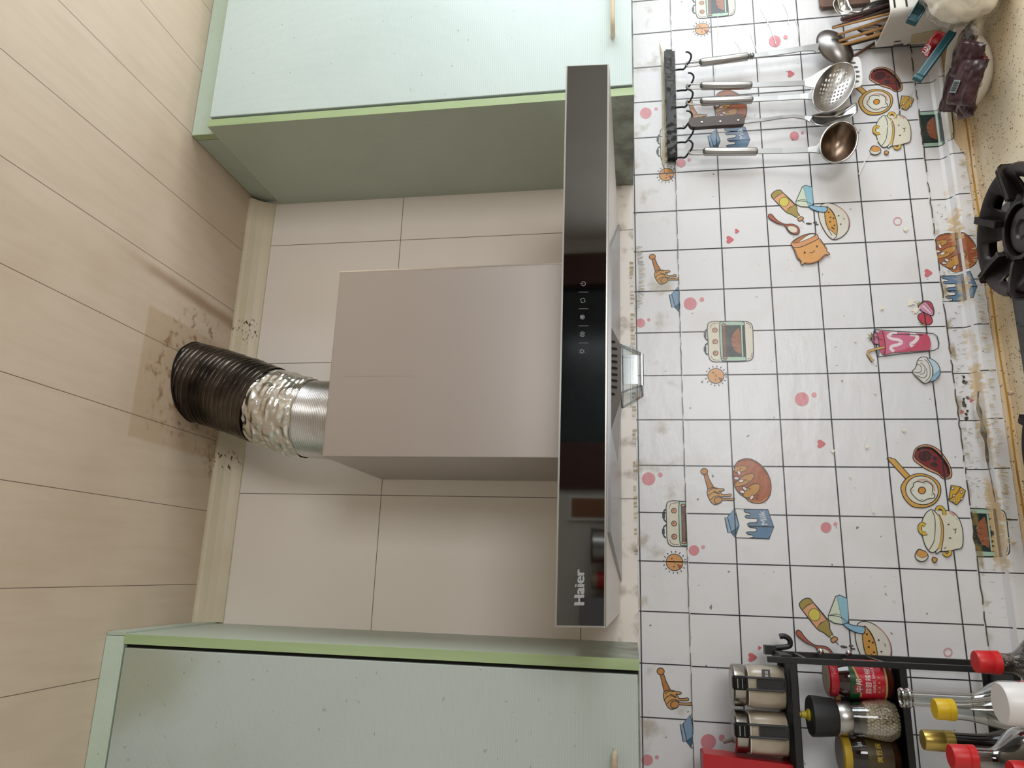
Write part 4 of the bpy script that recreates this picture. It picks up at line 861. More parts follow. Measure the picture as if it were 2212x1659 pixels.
def uvdisc(o, nu):   # store disc coordinates for perforated heads
    me = o.data; uv = me.uv_layers.new(name='disc')
    return uv
# wok spatula
ut = thing('wok_spatula', tuple(Q(1840, 105)), 'steel wok spatula with a domed solid head, hanging rightmost on the rail behind the chopsticks', 'spatula')
handle_tube(ut, (1510, 136), (1618, 122), 0.098)
m = MB(); m.lathe(UY(1619, 122, YH), [(0, .07), (.02, .085), (.05, .055), (.07, .085), (.1, .06)], 18, axis=(UY(1640, 119.5, YH)-UY(1619, 122, YH))); m.build('ferrule', steelu, ut)
m = MB(); flatbar(m, [(1622, 121, YH), (1660, 117, YH), (1700, 111, YH-0.02), (1735, 105, YH-0.03), (1757, 103, YH-0.03), (1768, 104, YH-0.03)], [.11, .13, .135, .14, .18, .30], 0.03); m.build('shaft', shaftm, ut, bevel=0.0005)
fn, *_ = bowlhead((1803, 103), (1843, 112), (1797, 66), 0.16, YH, False)
m = MB(); m.grid(fn, 48, 10, wrap=True); m.build('head', mat('dull_dark_steel', '#8f8b88', 0.3, 1.0, mottle=('#5a5453', 5, 0.4, 0.65)), ut, solid=0.0012)
# slotted turner
holem = mat('turner_steel_white', '#eeedeb', 0.3, 0.2)
ut = thing('slotted_turner', tuple(Q(1860, 150)), 'broad bright steel turner with slots, hanging behind the skimmer', 'spatula')
handle_tube(ut, (1512, 186), (1625, 184), 0.098)
m = MB(); flatbar(m, [(1622, 184, YH), (1680, 182, YH), (1738, 180, YH)], 0.135, 0.03); m.build('shaft', shaftm, ut, bevel=0.0005)
yT = -0.36
o_ = [UY(x, y, yT) for x, y in sm([(1735, 174), (1752, 166), (1775, 152), (1810, 134), (1846, 124), (1857, 128), (1861, 150), (1862, 178), (1856, 188), (1830, 194), (1790, 200), (1755, 190), (1736, 186)], 5)]
m = MB(); m.prism(o_, (0, -0.02, 0)); hd = m.build('head', holem, ut)
sl = mat('slot_shadow', '#5c5c5c', 0.5)
for x, y, a in ((1843, 136, 0), (1848, 145, 0), (1851, 155, 0), (1852, 165, 0), (1850, 176, 0)):
    m = MB(); m.prism([UY(x+6*math.cos(k)*1.0, y+2.6*math.sin(k), yT-0.021) for k in [i*math.pi/8 for i in range(16)]], (0, -0.002, 0)); m.build('slot', sl, hd)
# skimmer
ut = thing('skimmer_ladle', tuple(Q(1848, 187)), 'steel skimmer ladle with small holes, hanging in front of the turner', 'skimmer')
handle_tube(ut, (1512, 220), (1627, 215), 0.098)
m = MB(); flatbar(m, [(1622, 215, YH-.02), (1680, 212, YH-.05), (1728, 209, YH-.1), (1745, 208, YH-.13), (1758, 205, YH-.14)], [.135, .135, .135, .17, .33], 0.03); m.build('shaft', shaftm, ut, bevel=0.0005)
perf = bpy.data.materials.new('perforated_steel'); perf.use_nodes = True; nt = perf.node_tree; bs = nt.nodes['Principled BSDF']
bs.inputs['Base Color'].default_value = lin('#aaa5a1'); bs.inputs['Metallic'].default_value = 1; bs.inputs['Roughness'].default_value = 0.3
uvn = nt.nodes.new('ShaderNodeUVMap'); uvn.uv_map = 'disc'; vo = nt.nodes.new('ShaderNodeTexVoronoi'); vo.inputs['Scale'].default_value = 6.2; vo.inputs['Randomness'].default_value = 0.12; vo.voronoi_dimensions = '2D'
mpn = nt.nodes.new('ShaderNodeMapping'); mpn.inputs['Rotation'].default_value = (0, 0, 0.6); nt.links.new(uvn.outputs[0], mpn.inputs[0]); nt.links.new(mpn.outputs[0], vo.inputs[0])
lt = nt.nodes.new('ShaderNodeMath'); lt.operation = 'LESS_THAN'; lt.inputs[1].default_value = 0.31; nt.links.new(vo.outputs['Distance'], lt.inputs[0])
vm = nt.nodes.new('ShaderNodeVectorMath'); vm.operation = 'DISTANCE'; vm.inputs[1].default_value = (0.12, -0.05, 0); nt.links.new(uvn.outputs[0], vm.inputs[0])
l2 = nt.nodes.new('ShaderNodeMath'); l2.operation = 'LESS_THAN'; l2.inputs[1].default_value = 0.68; nt.links.new(vm.outputs['Value'], l2.inputs[0])
mu = nt.nodes.new('ShaderNodeMath'); mu.operation = 'MULTIPLY'; nt.links.new(lt.outputs[0], mu.inputs[0]); nt.links.new(l2.outputs[0], mu.inputs[1])
tr = nt.nodes.new('ShaderNodeBsdfTransparent'); mx = nt.nodes.new('ShaderNodeMixShader'); nt.links.new(mu.outputs[0], mx.inputs[0]); nt.links.new(bs.outputs[0], mx.inputs[1]); nt.links.new(tr.outputs[0], mx.inputs[2]); nt.links.new(mx.outputs[0], nt.nodes['Material Output'].inputs[0])
fn, C0, A0, B0 = bowlhead((1802, 188), (1838, 140), (1831, 212), 0.22, YH-0.22)
m = MB(); m.grid(fn, 56, 16, wrap=True); hd = m.build('perforated_bowl', perf, ut)
uv = hd.data.uv_layers.new(name='disc'); nu = 56
for p in hd.data.polygons:
    for li in p.loop_indices:
        vi = hd.data.loops[li].vertex_index; r = (vi//nu)/16; a = 2*math.pi*(vi % nu)/nu; uv.data[li].uv = (math.cos(a)*r, math.sin(a)*r)
m = MB(); m.tube([fn(i/56, 1.0) for i in range(56)], 0.014, 8, closed=True); m.build('rim', steelu, ut)
# wooden handled turner
ut = thing('wooden_handled_turner', tuple(Q(1850, 240)), 'steel turner with a dark wooden riveted handle, hanging between skimmer and soup ladle', 'spatula')
o_ = [UY(x, y, YH-0.02) for x, y in sm([(1487, 268), (1490, 261), (1500, 261), (1530, 259), (1570, 256), (1598, 254), (1606, 260), (1607, 269), (1600, 275), (1560, 277), (1520, 280), (1496, 281), (1488, 276)], 4)]
m = MB(); m.prism(o_, (0, -0.13, 0)); hh = m.build('handle', mat('worn_dark_wood', '#4a2d1c', 0.4, mottle=('#15100d', 4, 0.4, 0.62), scale3=(1, 1, 0.4)), ut, 'dark wooden riveted handle', bevel=0.002)
for x, y in ((1516, 262), (1556, 261), (1595, 258)):
    MB().lathe(UY(x, y+2, YH-0.15), [(0, .028), (.012, .024), (.016, 0.0)], 14, axis=(0, -1, 0)).build('rivet', steelu, hh)
m = MB(); flatbar(m, [(1600, 264, YH-.06), (1650, 259, YH-.05), (1690, 253, YH-.03), (1715, 251, YH-.03), (1738, 254, YH-.03), (1752, 258, YH-.05)], [.09, .08, .075, .08, .09, .16], 0.035); m.build('shaft', shaftm, ut, bevel=0.0005)
y = YH-0.04
cf = [(1748, 254), (1765, 246), (1800, 240), (1838, 226), (1850, 222), (1853, 236), (1849, 246), (1820, 262), (1785, 271), (1760, 268)]
c0 = Vector((0, 0, 0)); ol = [UY(px, py, y) for px, py in sm(cf, 5)]; c0 = sum(ol, Vector())/len(ol)
def tf(u, v):
    i = u*len(ol); p = ol[int(i) % len(ol)]; q = c0.lerp(p, v); return Vector((q.x, y+0.10*(1-v**2)+0.0, q.z))
m = MB(); m.grid(tf, len(ol), 8, wrap=True); m.build('head', mat('bright_curved_steel', '#b9bcc0', 0.14, 1.0), ut, solid=0.0012)
# soup ladle
ut = thing('soup_ladle', tuple(Q(1848, 308)), 'steel soup ladle with a brown tarnished bowl, hanging leftmost on the rail', 'ladle')
handle_tube(ut, (1518, 328), (1637, 327), 0.098)
m = MB(); flatbar(m, [(1632, 327, YH), (1690, 326, YH-.03), (1745, 324, YH-.08), (1762, 323, YH-.12), (1774, 320, YH-.14)], [.135, .135, .135, .17, .3], 0.03); m.build('shaft', shaftm, ut, bevel=0.0005)
fn, *_ = bowlhead((1812, 307), (1838, 268), (1843, 328), 0.32, YH-0.30)
m = MB(); m.grid(fn, 56, 14, wrap=True); m.build('bowl', mat('tarnished_steel', '#8a7868', 0.3, 1.0, bump=(60, 0.25, 0.001), mottle=('#4b392d', 6, 0.4, 0.65)), ut, 'brown tarnished bowl', solid=0.0014)
m = MB(); m.tube([fn(i/56, 1.0) for i in range(56)], 0.02, 8, closed=True); m.build('rim', steelu, ut)
# ================================================================ CUTLERY BOX
bxp = mat('white_box_plastic', '#e2ddd6', 0.35, mottle=('#cfc6b8', 4, 0.45, 0.7))
BXx = 1.84; bz1, bz0 = -3.66, CT; byf = -1.34
cb = thing('cutlery_box', (3, -0.6, bz0), 'white plastic cutlery box full of chopsticks, on the worktop against the wall', 'utensil box')
m = MB(); xr = 4.6; w_ = 0.05
# body with rounded front corners: outline in plan
def rr(x0, x1, y0, y1, r, n=6):
    out = []
    for cx, cy, a0 in ((x1-r, y1+r, -math.pi/2), (x1-0.02, y0-0.02, 0), (x0+0.02, y0-0.02, math.pi/2), (x0+r, y1+r, math.pi)):
        q = r if a0 in (-math.pi/2, math.pi) else 0.02
        for k in range(n+1): a = a0+math.pi/2*k/n; out.append((cx+q*math.cos(a), cy+q*math.sin(a)))
    return out
oo = rr(BXx, xr, -0.26, byf, 0.16); ii = rr(BXx+w_, xr-w_, -0.26-w_, byf+w_, 0.12); n = len(oo)
def dz(y): return 0.0
vs = [(x, y, bz0) for x, y in oo]+[(x, y, bz1) for x, y in oo]+[(x, y, bz1) for x, y in ii]+[(x, y, bz0+w_) for x, y in ii]
fs = []
for k in range(n):
    j = (k+1) % n
    for a in range(3): fs.append((a*n+k, a*n+j, (a+1)*n+j, (a+1)*n+k))
fs += [tuple(range(n-1, -1, -1)), tuple(3*n+k for k in range(n))]
m.add(vs, fs); m.build('box_body', bxp, cb, bevel=0.0015)
for px in (1933, 1959):
    zz = UY(px, 14, byf).z; MB().box((1.98, byf-0.006, zz-0.02), (4.3, byf+0.02, zz+0.02)).build('slot', slotm, cb)
lb = MB(); A = Art(lb, 0)
class SideSurf:   # label prints on the left face of the box
    pass
def side(px, py, off=0.006): q = UX(px, py, BXx); return Vector((BXx-off, q.y, q.z))
m = MB(); m.prism([side(1969, 75), side(2034, 62), side(2036, 82), side(1966, 96)], (-0.003, 0, 0)); m.build('yellow_sticker', mat('pale_sticker', '#cdbf9c', 0.35, mottle=('#c8a43a', 9, 0.5, 0.6)), cb, 'small faded yellow sticker')
m = MB()
for x0_, y0_, x1_, y1_, h in ((1931, 89, 1946, 87, 2.2), (1929, 97, 1951, 93, 4.5), (1959, 94.5, 1966, 93.5, 2.5)):
    m.prism([side(x0_, y0_), side(x1_, y1_), side(x1_+0.5, y1_+h), side(x0_+0.5, y0_+h)], (-0.002, 0, 0))
m.build('printed_lines', mat('print_grey', '#55534f', 0.5), cb)
woodm = mat('bamboo_chopstick', '#b98c58', 0.45, mottle=('#9c6f3f', 14, 0.4, 0.7)); woodd = mat('dark_chopstick', '#3a2722', 0.4); woodb = mat('brown_chopstick', '#6d4a34', 0.45)
def stick(name, px, py, yt, bx, by, r0, mt, label, cat='chopstick', grp='chopsticks in the cutlery box'):
    a = UY(px, py, yt); b = Vector((bx, by, bz0+0.12)); m = MB(); m.tube([a, a.lerp(b, .5), b], [r0*0.75, r0, r0*1.25], 8); o = m.build(name, mt); return tag(o, label, cat, grp)
for args in ((1798, 60, -0.75, 2.75, -0.85, .045, woodd, 'long dark lacquered chopstick lying along a thin pale one, in the cutlery box'),
             (1798, 61, -0.80, 2.65, -0.75, .030, woodm, 'thin pale bamboo chopstick lying along a dark one in the cutlery box'),
             (1810, 75, -0.70, 2.75, -0.60, .038, woodm, 'short-looking bamboo chopstick beside the white spoon in the cutlery box'),
             (1812, 89, -0.60, 2.60, -0.50, .040, woodm, 'bamboo chopstick with rounded tip, upper of the crossed pale pair'),
             (1815, 99, -0.55, 2.50, -0.40, .045, woodm, 'thick bamboo chopstick, lower of the crossed pale pair'),
             (1804, 105, -0.50, 2.45, -0.30, .042, woodd, 'black chopstick under the crossed pale pair in the cutlery box'),
             (1817, 42, -0.85, 2.95, -0.75, .055, woodd, 'thick dark brown chopstick nearest the fish slice in the cutlery box'),
             (1820, 46, -0.60, 2.95, -0.5, .035, mat('red_chopstick', '#6e2233', 0.4), 'dark red chopstick tip peeping out under the brown one')):
    stick('chopstick', *args)
m = MB(); a = UY(1843, 122, -0.1); b = UY(1890, 93, -0.1); m.tube([a, b, b+(b-a)*1.2+Vector((0.6, 0, 0))], 0.04, 8)
tag(m.build('chopstick', woodb), 'brown chopstick leaning out sideways at the wall side of the cutlery box', 'chopstick', 'chopsticks in the cutlery box')
# fish slice, spoon, whisk heads
def flatthing(name, label, cat, outline, y, mt, th=0.02, dome=0.0, **kw):
    ol = [UY(px, py, y) for px, py in outline]; c0 = sum(ol, Vector())/len(ol); m = MB()
    def tf(u, v):
        p = ol[int(round(u*len(ol))) % len(ol)]; q = c0.lerp(p, v); return Vector((q.x, y-dome*(1-v**2), q.z))
    m.grid(tf, len(ol), 6, wrap=True); return m, ol
fs_ = thing('slotted_spoon', (3.2, -0.7, -4.2), 'dark slotted steel serving spoon standing in the cutlery box', 'spoon')
m, ol = flatthing('', '', '', sm([(1863, 30), (1861, 22), (1872, 10), (1895, 1), (1920, 0), (1921, 32), (1890, 33), (1868, 35)], 4), -0.62, steelu, dome=0.08)
m.build('spoon_head', mat('dark_slotted_steel', '#55504e', 0.25, 1.0), fs_, solid=0.001)
for k in range(4):
    MB().tube([UY(1870+4*k, 27-5*k, -0.72), UY(1893, 22-5.2*k, -0.75), UY(1912, 20-5*k, -0.70)], 0.02, 6, flat=(1, .3)).build('slot', slotm, fs_)
MB().tube([UY(1915, 20, -0.62), Vector((3.3, -0.7, -4.9))], 0.05, 8).build('handle', steelu, fs_)
sp = thing('soup_spoon', (3.0, -0.5, -4.3), 'white and silver deep spoon resting above the slotted spoon against the cutting board', 'spoon')
m, ol = flatthing('', '', '', sm([(1802, 0), (1800, 10), (1806, 24), (1818, 32), (1832, 30), (1843, 24), (1836, 12), (1828, -6), (1810, -8)], 4), -0.5, steelu, dome=-0.12)
m.build('spoon_bowl', mat('polished_spoon', '#c9c6c2', 0.15, 1.0, bump=(40, 0.4, 0.002)), sp, solid=0.001)
MB().tube([UY(1838, 26, -0.5), UY(1862, 27, -0.55), Vector((3.1, -0.6, -4.6))], 0.03, 8).build('handle', steelu, sp)
wsp = thing('steel_spoon', (2.7, -0.3, -4.3), 'large shiny steel spoon tilted among the chopsticks in the cutlery box', 'spoon')
m, ol = flatthing('', '', '', sm([(1848, 60), (1862, 72), (1880, 79), (1905, 78), (1905, 55), (1880, 54)], 5), -0.35, steelu, dome=-0.12)
m.build('spoon_bowl', mat('polished_spoon', '#c9c6c2', 0.15, 1.0), wsp, solid=0.001)
MB().tube([UY(1900, 66, -0.35), Vector((2.7, -0.45, -4.9))], 0.035, 8).build('handle', steelu, wsp)
# cutting board
cbd = [UY(1769, 2, -0.12), UY(1769, 20, -0.12), UY(1773, 26, -0.12), UY(1800, 28, -0.12)]
m = MB(); zt = cbd[0].z; xl = cbd[1].x
m.prism([(xl+0.05, -0.1, zt), (xl, -0.1, zt-0.06), (xl, -0.1, -4.88), (xl+2.6, -0.1, -4.88), (xl+2.6, -0.1, zt-0.1), (xl+2.5, -0.1, zt)], (0, -0.09, 0))
tag(m.build('cutting_board', mat('brown_board_wood', '#6f5140', 0.5, mottle=('#54372a', 6, 0.4, 0.65), scale3=(1, 1, 6))), 'brown wooden cutting board standing against the wall behind the cutlery box', 'cutting board')
# teal clip on the cutlery box
teal = mat('teal_plastic', '#25626e', 0.35, mottle=('#1d4f5a', 8, 0.4, 0.6))
tc = thing('bag_clip', tuple(UY(1965, 50, -1.3)), 'teal plastic bag clip with an open channel, gripping the top of the flour bag', 'clip')
a = UY(1968, 50, -1.42); b = UY(2005, -12, -1.62); ax = (b-a); dirn = ax.normalized(); s_ = dirn.cross(Vector((0, 1, 0))).normalized(); up = Vector((0, -1, 0))
m = MB()
for so, uo, sw, uw in ((0, 0.0, 0.11, 0.016), (0.1, 0.06, 0.014, 0.07), (-0.1, 0.06, 0.014, 0.07)):
    m.obox(a.lerp(b, .5)+s_*so+up*uo, ax*0.5, s_*sw, up*uw)
m.build('channel', teal, tc, bevel=0.001)
MB().obox(a+dirn*0.05+up*0.03, dirn*0.07, s_*0.11, up*0.06).build('hinge', teal, tc, bevel=0.001)
# flour bag: crumpled transparent bag round white flour
fb = thing('flour_bag', (2.6, -2.0, CT), 'clear plastic bag of white flour at the right end of the worktop', 'bag')
cb0 = UZ(2085, -8, -4.9)
fc = Vector((1.80, -2.30, -4.74))
def bagf(s0, wr):
    def fn(u, v):
        a = 2*math.pi*u; t_ = v*math.pi; r = math.sin(t_)**0.75
        d = Vector((math.cos(a)*r*0.98, math.sin(a)*r*0.62, -math.cos(t_)*0.72))
        k = s0*(1+wr*(nz(d.x*3, d.y*3, d.z*3+5)+0.5*nz(d.x*8, d.y*8, d.z*8)))
        p = fc+d*k; 
        p.z = max(p.z, CT+0.02)
        return p
    return fn
m = MB(); m.grid(bagf(1.03, 0.10), 64, 36, wrap=True); m.build('flour', mat('cream_flour', '#f0e8dc', 0.6, bump=(14, 0.3, 0.006)), fb)
m = MB(); m.grid(bagf(1.11, 0.16), 90, 48, wrap=True); m.build('plastic_film', thin_glass('crumpled_plastic', '#fcfbf7', 0.10, 0.5), fb, 'shiny clear plastic film', sharp=25)
m = MB(); aa = fc+Vector((-0.1, 0.0, 0.6)); bb = UY(1990, 18, -1.6)
m.grid(lambda u, v: aa.lerp(bb, v)+Vector((math.cos(u*6.283)*(0.55-0.42*v)+0.07*nz(u*9, v*5, 2), math.sin(u*6.283)*(0.4-0.32*v)+0.07*nz(u*9, v*5, 7), 0)), 40, 12, wrap=True)
m.build('bag_neck', thin_glass('crumpled_plastic', '#fcfbf7', 0.10, 0.5), fb, sharp=25)
# ================================================================ BOWL OF SWEETS
bc = UZ(2115, 160, -5.45)
BC = Vector((0.40, -1.16, CT)); BR_ = 0.86
bw = thing('oval_bowl', tuple(BC), 'white oval bowl heaped with dark sweets, on the worktop left of the flour bag', 'bowl')
bd = Vector((1, 0, 0)); 
def bowl_pt(h, r, a): return Vector((BC.x+1.16*r*math.cos(a), BC.y+0.80*r*math.sin(a), CT+h))
pf = [(0.0, 0.0), (0.0, 0.42), (0.04, 0.5), (0.18, 0.68), (0.36, 0.82), (0.50, 0.90), (0.50, 0.86), (0.36, 0.77), (0.18, 0.62), (0.08, 0.45), (0.07, 0.0)]
m = MB(); m.grid(lambda u, v: bowl_pt(*pf[int(round(v*(len(pf)-1)))], 2*math.pi*u), 64, len(pf)-1, wrap=True)
m.build('bowl_body', mat('cream_melamine', '#ded6ca', 0.3), bw, sharp=60)
for k in range(7):   # dark painted lines inside the left end
    a = math.pi+(-0.42+0.14*k); L = [bowl_pt(h, r-0.006, a+0.05*(0.5-h)) for h, r in ((0.49, 0.86), (0.36, 0.765), (0.24, 0.68))]
    MB().tube([q+Vector((0.012, 0, 0.012)) for q in L], [0.008, 0.024, 0.004], 6, flat=(1, .4)).build('painted_line', mat('dark_glaze', '#23262c', 0.4), bw)
choc = mat('brown_foil_wrapper', '#41262a', 0.25, 0.15, bump=(26, 0.5, 0.004), mottle=('#2d1a1d', 6, 0.4, 0.7))
def packet(px, py, z, sx, sy, rot, mt, label, name='wrapped_sweet', cat='sweet', grp='sweets in the oval bowl', th=0.09, tilt=(0, 0), seed=0):
    c = UZ(px, py, z); m = MB(); ca, sa = math.cos(rot), math.sin(rot)
    ex = Vector((ca, sa, tilt[0])).normalized(); ey = Vector((-sa, ca, tilt[1])); ey = (ey-ex*ey.dot(ex)).normalized(); ez = ex.cross(ey)
    def fn(s_):
        def g(u, v):
            x, y = u*2-1, v*2-1; e = max(0, (1-x**4)*(1-y**4))**0.5
            return c+ex*sx*x*(1+0.05*nz(y*4, seed, 1))+ey*sy*y*(1+0.06*nz(x*4, seed, 2))+ez*(s_*th*e+0.03*nz(x*3, y*3, seed)+0.012*nz(x*9, y*9, seed))
        return g
    m.grid(fn(1), 22, 16); b = len(m.f); m.grid(fn(-1), 22, 16)
    for i in range(b, len(m.f)): m.f[i] = tuple(reversed(m.f[i]))
    return tag(m.build(name, mt, sharp=30), label, cat, grp), (c, ex, ey, ez)
m = MB(); m.grid(lambda u, v: BC+Vector((math.cos(6.283*u)*v*0.94, math.sin(6.283*u)*v*0.64, 0.38+0.18*(1-v*v)+0.05*nz(u*12, v*6, 3))), 48, 12, wrap=True)
tag(m.build('loose_sweets', mat('mixed_dark_sweets', '#2b2224', 0.3, 0.1, bump=(30, 0.8, 0.01), mottle=('#8b7c66', 22, 0.52, 0.6))), 'jumble of small dark and tan sweets filling the oval bowl', 'sweets', None, 'stuff')
o1, (c, ex, ey, ez) = packet(2088, 178, -4.66, 0.44, 0.36, 2.5, choc, 'large brown foil sweet with a silver bar code, on top of the bowl', seed=1, tilt=(0.25, -0.35))
sil = mat('silver_patch', '#a3aaae', 0.3, 0.6); bl = mat('barcode_black', '#222222', 0.5)
org = ORG['wrapped_sweet'] if 'wrapped_sweet' in ORG else ORG[o1.name]
def patch(o, c, ex, ey, ez, u0, v0, su, sv, mt, name, off=0.10):
    m = MB(); q = c+ex*u0+ey*v0+ez*off; m.obox(q, ex*su, ey*sv, ez*0.006); return m.build(name, mt, o)
pa = patch(o1, c, ex, ey, ez, 0.10, -0.14, 0.12, 0.085, sil, 'bar_code', 0.105)
pts_ = MB()
for i in range(12): pts_.obox(c+ex*(0.01+0.016*i)+ey*(-0.14)+ez*0.113, ex*(0.0025+0.0025*(i % 3)), ey*0.065, ez*0.002)
pts_.build('bars', bl, pa)
o2, _ = packet(2090, 130, -4.74, 0.36, 0.34, 2.3, choc, 'long brown foil sweet beside the teal stick, higher up in the bowl', seed=2, tilt=(0.1, -0.4))
o3, _ = packet(2058, 195, -4.84, 0.44, 0.26, 2.5, choc, 'brown foil sweet tucked at the wall side of the bowl', seed=3, tilt=(0.1, -0.3))
o4, _ = packet(2088, 218, -4.84, 0.34, 0.26, 2.7, choc, 'small brown foil sweet low at the left end of the bowl', seed=5, tilt=(0, -0.2))
tan = mat('tan_biscuit', '#a39076', 0.5)
for px, py, lab in ((2116, 105, 'tan round sweet at the upper rim of the bowl'), (2110, 180, 'tan round sweet at the lower rim of the bowl')):
    cc = UZ(px, py, -4.93); m = MB(); m.lathe(cc, [(-0.08, 0.0), (-0.07, 0.08), (0, 0.12), (0.07, 0.08), (0.08, 0)], 20, caps=False); tag(m.build('round_sweet', tan), lab, 'sweet', 'sweets in the oval bowl')
cc = UZ(2085, 70, -4.8); o5, _ = packet(2096, 78, -4.86, 0.22, 0.20, 0.4, mat('grey_clear_wrapper', '#6d6660', 0.15, 0.4, bump=(20, 0.9, 0.01), mottle=('#d2ced0', 9, 0.52, 0.6)), 'grey and white crinkled wrapper at the upper end of the bowl', seed=8)
o6, _ = packet(2118, 135, -4.92, 0.12, 0.16, 0.3, mat('dark_red_wrapper', '#5e1a1e', 0.35), 'dark red sweet at the rim of the bowl', seed=9)
redm = mat('red_wrapper', '#a3141f', 0.3, 0.0, bump=(16, 0.6, 0.006), mottle=('#7c0e19', 5, 0.45, 0.7))
rc = [UY(2022, 66, -1.05), UY(2052, 74, -1.05), UY(2006, 127, -1.05), UY(1988, 111, -1.05)]
c = sum(rc, Vector())/4
m = MB()
def rf(s_):
    def g(u, v):
        p = (rc[0].lerp(rc[1], u)).lerp(rc[3].lerp(rc[2], u), v); e = math.sqrt(max(0, (1-(2*u-1)**4)*(1-(2*v-1)**4)))
        return p+Vector((0, -s_*0.07*e+0.03*nz(u*3, v*4, 1), 0))
    return g
m.grid(rf(1), 16, 20); b = len(m.f); m.grid(rf(-1), 16, 20)
rp = tag(m.build('red_packet', redm, sharp=30), 'shiny red packet with white lettering behind the teal stick', 'sweet packet')
wt = mat('white_print', '#e9d9d8', 0.4)
m = MB()
def rpt(x, y): q = UY(x, y, -1.19); return q
m.tube([rpt(2003+6.5*math.cos(a), 103+6.5*math.sin(a)) for a in [i*.35-1.9 for i in range(14)]], 0.012, 5); m.tube([rpt(1998+6*math.cos(a), 108+6*math.sin(a)) for a in [i*.35-1.9 for i in range(14)]], 0.012, 5)
o_ = rpt(2003, 122); e1 = (rpt(2012, 99)-o_).normalized(); e2 = e1.cross(Vector((0, 1, 0))).normalized()
vs, fs = textmesh('良品铺', 1.0)
if vs:
    k = 0.27/max(v[0] for v in vs); sg = -1 if e2.z < 0 else 1
    m.add([o_+e1*v[0]*k+e2*sg*v[1]*k for v in vs], fs)
m.build('white_lettering', wt, rp)
# teal sealing stick lying over the bowl
m = MB(); a = UY(2056, 70, -1.42); b = UY(1985, 167, -1.15); d = (b-a); s_ = d.normalized().cross(Vector((0, 1, 0))).normalized()
ts = thing('bag_clip', tuple(b), 'long teal plastic sealing stick laid slantwise over the bowl of sweets', 'clip')
m.obox(a.lerp(b, .5), d*0.5, s_*0.085, Vector((0, 0.055, 0))); m.obox(a.lerp(b, .5)+s_*0.07, d*0.5, s_*0.03, Vector((0, 0.075, 0))); m.build('stick', teal, ts, bevel=0.003)
MB().obox(b+d.normalized()*0.03, d.normalized()*0.05, s_*0.10, Vector((0, 0.05, 0))).build('latch', teal, ts, bevel=0.002)
# ================================================================ HOB
hb = thing('gas_hob', (-5.5, -3, CT), 'black glass gas hob set into the worktop', 'hob')
HX0, HX1 = -9.6, -2.8
MB().box((HX0, -0.90, CT+0.001), (HX1, -5.4, CT+0.06)).build('glass_top', mat('hob_glass', '#14171a', 0.12), hb, bevel=0.002)
iron = mat('cast_iron', '#1c1817', 0.42, 0.3, bump=(60, 0.5, 0.002), mottle=('#302524', 6, 0.4, 0.7))
RC = Vector((-3.80, -2.02, -5.0)); RZ = RC.z
def support(par, RC):
    m = MB(); prof = [(-0.30, 1.20), (0.0, 1.22), (0.06, 1.18), (0.05, 1.12), (-0.05, 0.98), (-0.14, 0.86), (-0.20, 0.72), (-0.22, 0.60), (-0.12, 0.56), (-0.12, 0.50), (-0.26, 0.50)]
    seg = 96; n = len(prof); vs = []; fs = []
    for h, r in prof:
        for k in range(seg): a = 2*math.pi*k/seg; vs.append(RC+Vector((r*math.cos(a), r*math.sin(a), h)))
    for i in range(n-1):
        for k in range(seg):
            ph = (k % (seg//6))/(seg/6)
            if 4 <= i <= 5 and 0.28 < ph < 0.62: continue       # openings between the prongs
            if i == 6 and 0.34 < ph < 0.56: continue
            fs.append((i*seg+k, i*seg+(k+1) % seg, (i+1)*seg+(k+1) % seg, (i+1)*seg+k))
    m.add(vs, fs, 0, None, True); o = m.build('pan_support', iron, par, 'cast iron pan support ring', solid=0.004, sharp=50)
    for k in range(6):
        a = 2*math.pi*k/6+0.42+math.pi/2; e = Vector((math.cos(a), math.sin(a), 0)); s_ = Vector((-math.sin(a), math.cos(a), 0)); w = 0.055
        pr = [(1.29, -0.16), (1.29, 0.10), (1.20, 0.15), (0.95, 0.11), (0.74, 0.06), (0.60, 0.03), (0.60, -0.10), (0.80, -0.16), (1.0, -0.06), (1.20, -0.02), (1.22, -0.16)]
        MB().prism([RC+e*r+Vector((0, 0, h))-s_*w for r, h in pr], s_*2*w).build('prong', iron, o, bevel=0.0015)
    m = MB(); m.lathe(RC+Vector((0, 0, -0.38)), [(0, .50), (.06, .50), (.10, .42), (.12, .42), (.16, .44), (.20, .42), (.22, .36), (.22, .20), (.17, .17), (.17, .13), (.2, .12), (.2, 0)], 48, caps=False); m.build('burner_cap', mat('burner_metal', '#3a3634', 0.4, 0.5), o)
support(hb, RC)
support(hb, Vector((-8.05, -2.55, -5.0)))
m = MB(); p = UZ(2202, 1018, -5.2)
# crumbs on the worktop
for (px, py), lab_ in zip(((2204, 757), (2188, 848), (2124, 397)), ('pale crumb lying on the edge of the black gas hob', 'pale crumb on the worktop strip behind the gas hob', 'tiny pale crumb on the worktop between hob ring and bowl')):
    c = UZ(px, py, CT); m = MB(); m.lathe(c+Vector((0, 0, 0.0)), [(0, .02), (.02, .035), (.045, .025), (.055, 0)], 8, caps=False); tag(m.build('crumb', mat('pale_crumb', '#d9c4b2', 0.7)), lab_, 'crumb', 'crumbs near the hob')
